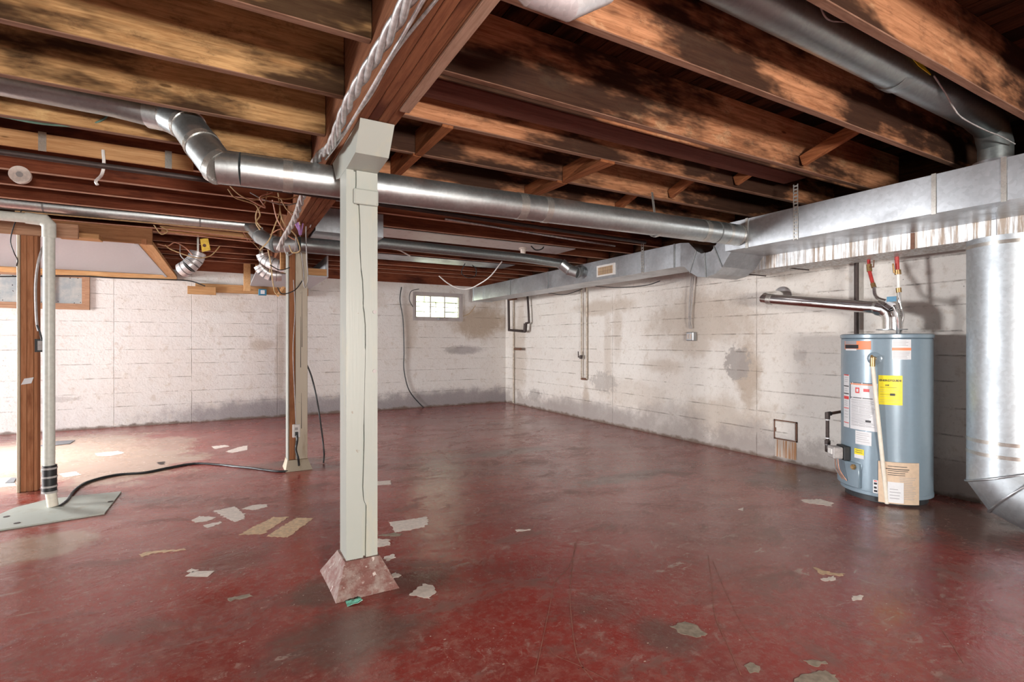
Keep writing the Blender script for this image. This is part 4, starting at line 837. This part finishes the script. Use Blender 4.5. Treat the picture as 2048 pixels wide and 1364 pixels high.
# cleanout door
ca, cb = at(1549, 838, X=XR), at(1595, 885, X=XR)
cd = empty('cleanout_door', (XR, (ca.y+cb.y)/2, cb.z), 'small painted square cleanout door low on the right wall', 'hatch')
rb_ = MB().box(5.088, 5.099, cb.y, ca.y, cb.z, cb.z+.012).box(5.088, 5.099, cb.y, ca.y, ca.z-.012, ca.z).box(5.088, 5.099, cb.y, cb.y+.012, cb.z, ca.z).box(5.088, 5.099, ca.y-.012, ca.y, cb.z, ca.z).build('door_frame', M['rustpipe'], cd)
bevel(box('door_leaf', 5.084, 5.099, cb.y+.016, ca.y-.016, cb.z+.016, ca.z-.016, M['wall_right'], cd), .003)
box('door_latch', 5.078, 5.0835, ca.y-.03, ca.y-.01, (ca.z+cb.z)/2-.02, (ca.z+cb.z)/2+.02, M['rustpipe'], cd)
m = NT('rust run'); s_ = m.noise(m.mapping(m.world(), (1, 30, 1.2)), 1.5, 4); M['rustrun'] = m.out(m.mix(m.ramp(s_, .42, .6), (.56, .50, .44), (.40, .20, .09)), .7)
o = MB().box(5.0965, 5.0995, cb.y+.01, ca.y-.01, .04, cb.z-.004).build('rusty_panel', M['rustrun'], cd); o['label'] = 'rust streaked strip below the little door'

# ---------------------------------------------------------------- pipes and fittings under joists
tag(MB().tube([(-3.5, 3.64, 2.252), (.4, 3.70, 2.254), (3.7, 3.85, 2.254)], .0165, 12).build('gas_line', M['iron'], None, 40), 'dark iron pipe running crosswise under the joists behind the long round duct', 'pipe')
for k, yy in enumerate((3.9, 4.28)):
    pass
q0, q1 = at(930, 440, Y=5.05), at(1180, 475, Y=5.1)
tag(MB().tube([at(890, 438, Y=4.9), at(1050, 464, Y=4.95), at(1230, 492, Y=5.0)], .012, 8).build('conduit', M['silver'], None, 40), 'thin silver conduit between the round duct and whitewashed panel', 'pipe')
# whitewashed panning sheet between joists, right of post
tag(bevel(box('panning_sheet', .76, 4.08, 5.545, 6.0, 2.488, 2.498, M['panning']), .002), 'whitewashed metal sheet nailed under two joists behind the long round duct', 'panel')
tag(bevel(box('panning_sheet', 1.0, 4.08, 7.17, 7.64, 2.488, 2.498, M['galv']), .002), 'silver metal sheet under two joists near the back wall', 'panel')
tag(box('duct_panel', .20, .92, 5.02, 5.50, 2.283, 2.47, M['galv']), 'flat silver duct box above the smaller round duct near the rear post', 'duct') if False else None
tag(MB().box(.725, 1.35, 4.98, 5.45, 2.27, 2.495).build('duct_box', M['galv']), 'silver duct box beside the girder above the smaller round duct', 'duct')
q = at(1046, 500, Y=5.8); ls = empty('lamp_socket', (q.x, q.y, 2.40), 'white porcelain lamp socket on the whitewashed sheet', 'light')
MB().tube([(q.x, q.y, 2.487), (q.x, q.y, 2.465)], .055, 20).build('socket_base', M['porcelain'], ls, 40); MB().tube([(q.x, q.y, 2.465), (q.x, q.y, 2.41), (q.x, q.y, 2.36)], [.04, .032, .026], 20).build('socket_cup', M['porcelain'], ls, 40)
q = at(43, 352, Y=5.0); cvr = empty('ceiling_box', (q.x, q.y, q.z-.07), 'round pale ceiling box cover at upper left', 'electrical box'); MB().tube([(q.x, 4.99, q.z), (q.x, 4.96, q.z)], .062, 28).build('round_cover', M['scrap_white'], cvr, 40); MB().tube([(q.x, 4.9599, q.z), (q.x, 4.955, q.z)], .02, 12).build('centre_knockout', M['grey'], cvr, 40)
wire('cable_end', [at(206, 300, Y=4.3), at(208, 330, Y=4.3), at(203, 350, Y=4.32), at(192, 362, Y=4.34), at(195, 370, Y=4.34)], .010, M['white'], 'short white cable end hanging at upper left')
wire('green_wire', [at(0, 232, Y=3.9), at(80, 247, Y=3.85), at(160, 252, Y=3.85), at(205, 240, Y=3.82), at(219, 224, Y=3.80)], .006, flat('green wire', (.12, .22, .17), .5), 'dark green wire loop under the joists at upper left')
# wires along joists at left (pinkish)
for k, (ya_, yb_) in enumerate(((5.95, 5.95), (6.25, 6.25), (6.4, 6.4))):
    y1, y2, y3 = ((420, 455, 462), (430, 462, 476), (437, 468, 482))[k]
    wire('wire_run', [at(30, y1+2, Y=ya_), at(200, y1+17, Y=ya_), at(350, y1+30, Y=ya_), at(520, y3+4, Y=ya_)], .006, M['copperwire'] if k else M['yellowire'], 'pinkish cable stapled along the joists at left, %s from the top' % ORD[k], 'cable', 'cables along left joists')

# ---------------------------------------------------------------- twisted cable bundle along girder
def xg(t): return t
path = spl([Vector((.465, .2, 2.235)), Vector((.47, .9, 2.25)), Vector((.470, 1.6, 2.26)), Vector((.455, 2.2, 2.262)), Vector((.465, 2.7, 2.24)), Vector((.46, 3.02, 2.29)), Vector((.46, 3.4, 2.30)), Vector((.47, 3.9, 2.25)), Vector((.47, 4.35, 2.20)), Vector((.44, 4.8, 2.14)), Vector((.42, 5.0, 2.08))], 12)
cb_ = empty('service_cable', (.47, 2, 2.22), 'thick twisted silver cable bundle running along the left edge of the girder', 'cable')
for s in range(3):
    pts = []; L = 0
    for i, p_ in enumerate(path):
        if i: L += (p_-path[i-1]).length
        t = (path[min(i+1, len(path)-1)]-path[max(i-1, 0)]).normalized(); u = t.cross(Vector((0, 0, 1))).normalized(); v = u.cross(t); an = L*15+s*2.094
        pts.append(p_+(u*math.cos(an)+v*math.sin(an))*.0115)
    # refine for helix smoothness
    MB().tube(spl(pts, 2), .0125, 8).build('strand', M['silver'], cb_, 60)
wire('girder_wire', [(.60, .3, 2.262), (.58, .9, 2.262), (.55, 1.35, 2.26), (.515, 1.75, 2.255), (.52, 2.1, 2.258), (.50, 2.35, 2.25), (.48, 2.6, 2.24), (.47, 3.0, 2.30)], .006, M['silver'], 'thin silver wire wandering under the girder to the cable bundle')
wire('girder_wire', [(.50, .3, 2.25), (.505, 1.2, 2.25), (.50, 1.9, 2.24), (.492, 2.5, 2.235), (.49, 3.0, 2.27)], .007, M['silver'], 'thin silver wire lying beside the twisted cable bundle')
# tangle of old wires
rnd = random.Random(3)
T = [([(456, 378), (470, 395), (500, 405), (513, 412), (520, 430), (512, 445), (520, 460)], 'yellowire'), ([(535, 385), (530, 405), (515, 420), (512, 440), (522, 455)], 'yellowire'),
     ([(556, 386), (560, 420), (548, 455), (538, 480), (520, 500)], 'yellowire'), ([(557, 388), (562, 430), (570, 450), (590, 470), (600, 500), (585, 505), (578, 490)], 'yellowire'),
     ([(575, 420), (590, 440), (575, 455), (555, 460), (540, 470)], 'copperwire'), ([(500, 385), (530, 400), (570, 410), (600, 405), (640, 400), (680, 402)], 'grey'),
     ([(570, 460), (568, 490), (575, 510), (590, 500), (592, 470)], 'grey'), ([(614, 395), (613, 430), (612, 470), (614, 520), (616, 560), (610, 575), (606, 560)], 'grey'),
     ([(600, 470), (602, 500), (606, 530), (608, 560)], 'grey'), ([(485, 470), (500, 480), (520, 500), (536, 520), (540, 545)], 'yellowire'),
     ([(536, 500), (542, 530), (545, 560), (550, 585), (560, 590)], 'yellowire'), ([(555, 575), (565, 588), (590, 580), (606, 560)], 'black'),
     ([(540, 530), (560, 540), (580, 535)], 'black'), ([(480, 455), (490, 470), (495, 480)], 'copperwire'), ([(650, 390), (630, 420), (625, 440), (620, 455)], 'grey'), ([(625, 395), (640, 410), (628, 425)], 'yellowire')]
deps = [4.7, 4.75, 4.8, 4.78, 4.9, 4.72, 5.05, 4.85, 5.30, 6.4, 5.35, 5.33, 5.36, 6.3, 4.75, 4.8]
tg = [('yellow wire curling down below the round duct elbow', 0), ('yellow wire kinked beside the curling one', 0), ('yellow cable falling in a long sweep left of the bundle end', 0), ('yellow cable looping over the smaller round duct', 0), ('pinkish wire stub beside the bundle end', 0), ('grey cable lying level under the long round duct', 0), ('grey wire loop round the smaller round duct', 0), ('long grey cable hanging right of the rear post', 0), ('thin grey cable hanging beside the rear post', 0), ('yellowed wire trailing left of the curved elbows', 0), ('yellowed wire hanging in front of the curved elbows', 0), ('black cable looping across the rear post', 0), ('short black cable left of the rear post head', 0), ('short pinkish wire at the joists', 0), ('grey wire on the underside of the girder', 0), ('short yellow wire tail on the girder underside', 0)]
for (pts, mt), dp, (lb_, _) in zip(T, deps, tg): wire('loose_wire', [at(x_, y_, Y=dp+rnd.uniform(-.03, .03)) for x_, y_ in pts], .0055 if mt == 'yellowire' else .005, M[mt], lb_, 'cable', 'tangle of old wires by the rear post')
ex = [([(460, 372), (480, 390), (505, 400), (540, 392), (570, 398), (600, 392)], 'yellowire', 4.65), ([(500, 400), (530, 415), (520, 395), (545, 385)], 'copperwire', 4.6), ([(560, 395), (575, 420), (595, 430), (600, 450)], 'yellowire', 4.7), ([(545, 400), (555, 440), (575, 470), (590, 480)], 'copperwire', 4.8), ([(330, 490), (345, 500), (390, 515), (420, 512), (440, 492)], 'yellowire', 6.6), ([(315, 488), (335, 492), (350, 485), (370, 495), (385, 510)], 'copperwire', 6.7), ([(308, 450), (322, 468), (335, 462), (320, 452)], 'yellowire', 6.2), ([(360, 490), (362, 512), (380, 525), (395, 528)], 'grey', 6.9)]
exl = ['yellow wire draped just under the round duct', 'pink wire twisted under the round duct', 'yellow wire hanging over the bundle end', 'pink wire falling towards the smaller duct', 'long sagging yellow cable behind the hanging elbow', 'pink wire above the hanging elbow', 'small yellow wire loop beside the ceiling frame', 'grey wire bent over the hanging elbow']
for (pts, mt, dp), lb_ in zip(ex, exl): wire('loose_wire', [at(x_, y_, Y=dp) for x_, y_ in pts], .006, M[mt], lb_, 'cable', 'tangle of old wires by the rear post')
b = MB(); c0 = at(603, 440, Y=4.75)
for k in range(9):
    pts = [at(600+rnd.uniform(-3, 3), 412, Y=4.75), at(596+rnd.uniform(-9, 12), 436+rnd.uniform(-6, 6), Y=4.75+rnd.uniform(-.04, .04)), at(601+rnd.uniform(-2, 2), 470, Y=4.75)]
    b.tube(spl(pts, 4), .006, 5)
tag(b.build('purple_twine', M['purple'], None, 60), 'knot of purple ribbon hanging below the twisted cable', 'ribbon')
yc = at(408, 491, Y=6.6); o = MB().hexa([at(400, 478, Y=6.6), at(416, 476, Y=6.6), at(421, 500, Y=6.6), at(404, 504, Y=6.6)], [q+Vector((0, .02, 0)) for q in (at(400, 478, Y=6.6), at(416, 476, Y=6.6), at(421, 500, Y=6.6), at(404, 504, Y=6.6))]).build('outlet_cover', M['gold']); tag(o, 'brass yellow box cover dangling from wires left of the rear post', 'electrical box')
q = at(409, 491, Y=6.595); MB().tube([q, q-Vector((0, .006, 0))], .018, 12).build('centre_ring', M['rustpipe'], o, 40)

# curved elbows hanging at the back
def hang_elbow(name, pts, r, label, seams_=True, mat='white_metal'):
    pts = spl(pts, 2); e = empty(name, pts[0]-Vector((0, 0, r)), label, 'duct', 'loose curved elbows')
    for i in range(len(pts)-1): MB().tube([pts[i], pts[i+1]], r+(.002 if i % 2 else 0), 28, i in (0, len(pts)-2)).build('elbow_gore', M[mat], e, 40)
    MB().box(pts[0].x-.01, pts[0].x+.01, pts[0].y-.002, pts[0].y+.002, pts[0].z, 2.52).build('hanger', M['tape'], e)
    for i in range(1, len(pts)-1): seam_ring(e, pts[i], pts[i+1]-pts[i-1], r+.002, 'seam', .006, 'bead', .002)
    return e
hang_elbow('duct_elbow', [at(396, 505, Y=7.1), at(390, 520, Y=7.1), at(378, 532, Y=7.1), at(364, 541, Y=7.15)], .085, 'bright white segmented elbow hanging beside the ceiling panel')
hang_elbow('duct_elbow', [at(524, 507, Y=6.3), at(530, 518, Y=6.3), at(548, 528, Y=6.25), at(573, 534, Y=6.2)], .065, 'upper of two curved elbows left of the rear post')
hang_elbow('duct_elbow', [at(520, 530, Y=6.7), at(527, 540, Y=6.7), at(542, 549, Y=6.7), at(562, 550, Y=6.7)], .075, 'lower of two curved elbows left of the rear post')
# ceiling panel (drywall) with frame
DZ = 2.235; dx1 = -.74
dp = empty('ceiling_panel', (-2.2, 7.8, DZ), 'white drywall ceiling panel in a wooden frame at far left', 'panel')
box('drywall_sheet', XL+.02, dx1-.05, 6.34, YB-.05, DZ+.03, DZ+.042, M['drywall'], dp)
bevel(box('edge_board', dx1-.02, dx1+.10, 6.33, YB-.045, DZ-.0, DZ+.04, M['newwood_y'], dp), .003); bevel(box('white_edge', dx1-.055, dx1-.021, 6.33, YB-.05, DZ-.004, DZ+.04, M['drywall'], dp), .002)
bevel(box('front_header', XL+.02, dx1+.10, 6.28, 6.325, DZ+.0, DZ+.16, M['header'], dp), .003); bevel(box('wall_ledger', XL+.02, dx1+.10, YB-.042, YB-.003, DZ-.045, DZ+.028, M['newwood'], dp), .003)
q0, q1 = at(112, 470, Y=6.1), at(198, 478, Y=6.1); bevel(tag(box('nailer_block', q0.x, q1.x, 6.1, 6.279, q1.z+.0, q0.z+.04, M['newwood']), 'short orange board under the header at far left', 'board'), .003)
q = at(288, 482, Y=6.2); tag(box('small_block', q.x-.02, q.x+.02, 6.2, 6.24, q.z-.03, q.z+.02, M['studz']), 'tiny wood block at the front corner of the ceiling panel', 'board')
tag(bevel(box('fresh_ledger', .02-.6, .50, 6.42, 6.46, 2.40, 2.46, M['newwood']), .003), 'fresh pine ledger under the joists left of the rear post', 'board')
# back wall framing
f0, f1, f2 = at(375, 572, Y=YB-.1), at(432, 590, Y=YB-.1), at(572, 590, Y=YB-.1)
wf = empty('pine_framing', (f1.x, YB-.05, f2.z), 'orange pine framing fixed to the back wall left of the rear post', 'frame')
bevel(box('short_board', f0.x, f1.x, YB-.12, YB-.075, f1.z, f0.z, M['newwood'], wf), .003); bevel(box('long_board', f0.x+.1, f2.x+.35, YB-.073, YB-.004, f2.z, f2.z+.13, M['newwood'], wf), .003)
q0, q1 = at(487, 552, Y=YB-.13), at(501, 583, Y=YB-.13); bevel(box('upright', q0.x, q1.x, YB-.165, YB-.125, q1.z, q0.z+.2, M['newwood_y'], wf), .003)
q0, q1 = at(517, 578, Y=YB-.13), at(533, 591, Y=YB-.13); jb2 = bevel(box('blue_box', q0.x, q1.x, YB-.16, YB-.08, q1.z, q0.z, M['blue']), .004); tag(jb2, 'blue plastic outlet box on the pine framing', 'electrical box')
box('box_label', (q0.x+q1.x)/2-.03, (q0.x+q1.x)/2+.03, YB-.163, YB-.1602, (q0.z+q1.z)/2-.03, (q0.z+q1.z)/2+.03, M['lab_white'], jb2)
q = [at(555, 592, Y=YB-.2), at(572, 560, Y=YB-.2)]; bevel(tag(MB().beam(q[0], q[1]+Vector((.1, 0, .12)), .04, .08, 0, (0, 1, 0)).build('diagonal_brace', M['newwood_y']), 'leaning pine brace by the foot of the framing', 'board'), .003)
# soffit
sx0, sx1, sy0, sz = .35, 1.26, 7.5, 2.155
so_ = empty('soffit_box', (.8, 8.4, sz), 'white soffit with wooden front hanging right of the rear post', 'soffit')
box('bottom_panel', sx0, sx1, sy0, YB-.05, sz, sz+.014, M['drywall'], so_); bevel(box('front_board', sx0, sx1-.02, sy0+.005, sy0+.045, sz+.016, sz+.112, M['newwood'], so_), .003)
box('side_panel', sx1-.018, sx1, sy0, YB-.05, sz+.015, sz+.30, M['drywall'], so_); bevel(box('post_block', sx0+.35, sx0+.62, sy0+.05, sy0+.09, sz+.145, sz+.30, M['newwood_y'], so_), .003)
q0, q1 = at(560, 518, Y=6.0), at(573, 540, Y=6.0); bevel(tag(box('orange_block', q0.x, q1.x, 5.96, 6.005, q1.z, 2.58, M['newwood']), 'orange block behind the rear post head', 'board'), .003)
# wall wires
wire('wall_cable', [at(803, 574, Y=YB-.02), at(800, 600, Y=YB-.02), at(806, 640, Y=YB-.02), at(808, 700, Y=YB-.02), at(808, 740, Y=YB-.02), at(818, 780, Y=YB-.02), at(840, 808, Y=YB-.03), at(857, 822, Y=YB-.05)], .010, M['black'], 'thin black cable running down the back wall left of the small window')
wire('white_loop_cable', [at(878, 552, Y=7.5), at(895, 566, Y=7.5), at(915, 576, Y=7.45), at(935, 578, Y=7.4), at(955, 570, Y=7.3), at(980, 553, Y=7.1), at(1004, 523, Y=6.7)], .009, M['white'], 'white cable sagging in a loop before the small window')
wire('coiled_wire', [at(930, 527, Y=6.5), at(923, 545, Y=6.5), at(935, 555, Y=6.5), at(950, 552, Y=6.5), at(952, 538, Y=6.5), at(944, 530, Y=6.5)], .006, M['black'], 'dark wire coil hanging under the joists right of the main post')
wire('sagging_wire', [at(820, 512, Y=6.2), at(800, 501, Y=6.1), at(785, 498, Y=6.0)], .008, M['white'], 'short white cable behind the main post')
wire('ceiling_cable', [at(0, 553, Y=YB-.06), at(150, 552, Y=YB-.06), at(230, 556, Y=YB-.06), at(330, 559, Y=YB-.06), at(380, 562, Y=YB-.06), at(410, 572, Y=YB-.15)], .010, M['black'], 'black cable along the top of the back wall at left')
wire('window_cable', [at(838, 578, Y=YB-.04), at(822, 583, Y=YB-.04), at(819, 600, Y=YB-.03), at(826, 614, Y=YB-.03)], .007, M['black'], 'short black cable curving beside the small window')
wire('duct_wire', [at(1170, 570, X=4.9), at(1230, 575, X=4.9), at(1290, 571, X=4.9), at(1320, 562, X=4.85)], .006, M['black'], 'thin black wire sagging below the rear trunk duct')
wire('duct_wire', [at(1096, 586, X=4.9), at(1130, 589, X=4.9), at(1165, 578, X=4.9)], .006, M['black'], 'short black wire under the rear trunk duct near the corner')
wire('socket_wire', [at(1090, 478, Y=5.6), at(1086, 496, Y=5.6), at(1072, 500, Y=5.6), at(1062, 492, Y=5.6)], .008, M['black'], 'dark cable hanging beside the porcelain lamp socket')
wire('tan_cable', [at(926, 633, Y=YB-.03), at(940, 626, Y=YB-.04), at(951, 611, Y=YB-.05)], .006, M['yellowire'], 'short tan cable on the wall right of the small window')
wire('twine', [at(1640, 12, Y=1.24), at(1655, 38, Y=1.25), at(1690, 46, Y=1.26), at(1740, 62, Y=1.26)], .004, M['grey'], 'thin twine over the dark duct near the top edge')
wire('twine', [at(1868, 152, Y=1.25), at(1890, 185, Y=1.26), at(1907, 215, Y=1.27), at(1925, 236, Y=1.27), at(1970, 260, Y=1.27), at(2000, 272, Y=1.26), at(2030, 288, Y=1.24)], .004, M['grey'], 'thin twine hanging along the lower end of the dark duct')
a_, b_ = at(1818, 108, Y=1.255), at(1862, 150, Y=1.255); b = MB(); b.hexa([a_, a_+Vector((0, 0, .006)), at(1838, 124, Y=1.255)+Vector((0, 0, .02)), at(1838, 132, Y=1.255)], [x+Vector((0, .003, 0)) for x in (a_, a_+Vector((0, 0, .006)), at(1838, 124, Y=1.255)+Vector((0, 0, .02)), at(1838, 132, Y=1.255))])
b.hexa([at(1838, 132, Y=1.255), at(1838, 124, Y=1.255)+Vector((0, 0, .01)), b_+Vector((0, 0, .005)), b_], [x+Vector((0, .003, 0)) for x in (at(1838, 132, Y=1.255), at(1838, 124, Y=1.255)+Vector((0, 0, .01)), b_+Vector((0, 0, .005)), b_)])
tag(b.build('yellow_tape', M['lab_yellow']), 'strip of yellow tape tucked beside the dark duct', 'tape')

# ---------------------------------------------------------------- scraps and marks on the floor
def scrap(poly, mat, label, cat='scrap', name='floor_scrap', th=.0009, sub=3, jag=.010):
    pts = [at(x_, y_, Z=0) for x_, y_ in poly]; out = []
    for i, p_ in enumerate(pts):
        q_ = pts[(i+1) % len(pts)]; L = (q_-p_).length; n = max(1, int(L/.012)) if jag else 1
        for k in range(n):
            v_ = p_.lerp(q_, k/n)
            if k: v_ = v_+Vector((noise.noise(v_*38)+.5*noise.noise(v_*110), noise.noise(v_*38+Vector((9, 0, 0)))+.5*noise.noise(v_*110+Vector((3, 0, 0))), 0))*jag*1.6
            out.append(Vector((v_.x, v_.y, .0006)))
    return tag(MB().prism(out, (0, 0, th)).build(name, M[mat]), label, cat)
scrap([(427, 1022), (470, 1013), (489, 1029), (490, 1038), (470, 1044)], 'scrap_white', 'pale torn tile backing left of the two tan tiles')
scrap([(484, 1018), (505, 1010), (533, 1009), (536, 1014), (510, 1020)], 'scrap_white', 'small pale scrap with rounded tip above the tan tiles')
scrap([(384, 1040), (400, 1032), (432, 1035), (415, 1043), (390, 1045)], 'scrap_white', 'ragged pale scrap nearest the sump cover')
scrap([(406, 1051), (440, 1043), (443, 1046), (415, 1056)], 'scrap_white', 'thin pale sliver below the ragged scrap')
scrap([(477, 1070), (545, 1035), (578, 1034), (525, 1068)], 'scrap_tan', 'left of the two parallel tan tiles', 'tile', 'tile_remnant')
scrap([(533, 1073), (592, 1036), (628, 1036), (575, 1075)], 'scrap_tan', 'right of the two parallel tan tiles', 'tile', 'tile_remnant')
scrap([(370, 1153), (385, 1143), (429, 1142), (415, 1154)], 'scrap_white', 'pale quadrilateral scrap at lower left', jag=0)
scrap([(373, 1143), (383, 1137), (398, 1140), (385, 1145)], 'scrap_white', 'tiny scrap touching the quadrilateral scrap')
scrap([(778, 1045), (852, 1034), (857, 1043), (846, 1055), (790, 1065)], 'scrap_white', 'streaky pale tile remnant right of the main post', 'tile', 'tile_remnant')
scrap([(753, 1078), (778, 1079), (781, 1091), (752, 1094)], 'scrap_white', 'pink grey scrap peeking out behind the main post')
scrap([(756, 1071), (790, 1066), (806, 1068), (800, 1072), (770, 1073)], 'scrap_grey', 'grey scrap below the streaky tile remnant')
scrap([(752, 963), (781, 961), (782, 969), (752, 971)], 'scrap_white', 'small white framed scrap beside the main post', jag=.002)
scrap([(818, 1190), (845, 1168), (866, 1171), (873, 1184), (860, 1198)], 'scrap_white', 'cream scrap with holes on the floor right of the pedestal')
scrap([(768, 1114), (786, 1108), (792, 1116), (772, 1122)], 'scrap_white', 'small pink scrap at the back corner of the pedestal')
scrap([(782, 1150), (792, 1145), (803, 1151), (785, 1156)], 'scrap_white', 'small pale chip close to the right side of the pedestal')
scrap([(423, 893), (450, 890), (460, 893), (430, 898)], 'scrap_white', 'left pale flake on the distant floor before the rear post')
scrap([(452, 903), (478, 894), (495, 891), (494, 900), (465, 906)], 'scrap_white', 'curled pale flake on the distant floor before the rear post')
scrap([(455, 1197), (500, 1188), (506, 1193), (462, 1203)], 'scrap_grey', 'long grey chip at lower left')
scrap([(1338, 1252), (1368, 1244), (1392, 1250), (1415, 1268), (1395, 1275), (1362, 1268)], 'scrap_grey', 'beige bare patch in the foreground, lower centre right', 'patch', 'bare_patch')
scrap([(1588, 1364), (1600, 1352), (1650, 1341), (1672, 1350), (1676, 1372), (1590, 1372)], 'scrap_grey', 'large grey bare patch cut by the bottom edge', 'patch', 'bare_patch')
scrap([(1488, 1332), (1500, 1325), (1520, 1333), (1518, 1346), (1500, 1347)], 'scrap_grey', 'rounded beige patch left of the largest bare patch', 'patch', 'bare_patch')
scrap([(1606, 1321), (1650, 1322), (1656, 1328), (1630, 1334)], 'scrap_grey', 'thin grey patch above the largest bare patch', 'patch', 'bare_patch')
scrap([(1625, 1133), (1660, 1145), (1690, 1148), (1680, 1153), (1640, 1148)], 'scrap_tan', 'tan flaked patch in the right foreground', 'patch', 'bare_patch')
scrap([(1640, 1158), (1668, 1152), (1672, 1160), (1650, 1163)], 'scrap_white', 'cream flake beside the tan flaked patch')
scrap([(1703, 1196), (1720, 1190), (1722, 1200), (1708, 1202)], 'scrap_white', 'hooked white chip in the right foreground')
scrap([(1476, 1019), (1487, 1015), (1486, 1022)], 'scrap_white', 'tiny white triangle on the floor left of the water heater', jag=0)
scrap([(1600, 1000), (1640, 998), (1668, 1007), (1660, 1012), (1610, 1005)], 'scrap_white', 'pale peeled patch in front of the water heater', 'patch', 'bare_patch')
scrap([(0, 957), (25, 955), (32, 972), (0, 975)], 'scrap_white', 'white sheet behind the left stud post foot', jag=0)
scrap([(10, 967), (22, 956), (32, 957), (28, 966)], 'scrap_dark', 'dark tile piece on the white sheet at far left', 'tile', 'tile_remnant', .006, jag=0)
scrap([(78, 893), (100, 884), (150, 881), (140, 888), (95, 893)], 'scrap_dark', 'dark tiles lying far left beyond the stud post', 'tile', 'tile_remnant', .006, jag=0)
scrap([(118, 948), (150, 943), (160, 950), (130, 955)], 'scrap_white', 'bluish white scrap right of the drain pipe foot')
scrap([(190, 907), (235, 902), (250, 906), (220, 912), (195, 912)], 'scrap_white', 'pale splotch on the bare floor at left', 'patch', 'bare_patch')
scrap([(278, 1109), (300, 1103), (370, 1098), (372, 1100), (305, 1107), (285, 1114)], 'scrap_tan', 'long yellowish streak at lower left')
scrap([(313, 925), (330, 923), (328, 929), (318, 929)], 'iron', 'small dark fragment on the bare floor at left')
scrap([(1030, 1175-115), (1058, 1058), (1060, 1061), (1035, 1064)], 'scrap_white', 'small white flake in the middle of the floor')
fl = bpy.data.objects['floor']
M['scratch'] = flat('scratch', (.34, .12, .085), .6)
for pts, wd_ in (([(1155, 1078), (1140, 1130), (1110, 1165), (1100, 1210), (1085, 1280), (1070, 1350)], .004), ([(1150, 1085), (1143, 1150), (1140, 1200), (1148, 1280), (1160, 1325), (1185, 1360)], .005), ([(1098, 1295), (1110, 1310), (1160, 1332), (1215, 1360)], .004), ([(1416, 1110), (1424, 1170), (1430, 1230), (1460, 1300), (1482, 1350)], .004), ([(1425, 1120), (1450, 1180), (1480, 1240), (1510, 1280)], .003), ([(1880, 1255), (1905, 1290), (1928, 1328)], .003), ([(1090, 1005-150), (1010, 900), (860, 905)], .003)):
    cps = spl([at(x_, y_, Z=.0008) for x_, y_ in pts], 8); b = MB()
    vs = []
    for i, p_ in enumerate(cps):
        t = (cps[min(i+1, len(cps)-1)]-cps[max(i-1, 0)]).normalized(); n_ = Vector((-t.y, t.x, 0))*wd_*.5*(1+.6*noise.noise(p_*30)); vs += [p_+n_, p_-n_]
    b.add(vs, [(2*i, 2*i+1, 2*i+3, 2*i+2) for i in range(len(cps)-1)]).build('scratch', M['scratch'], fl)
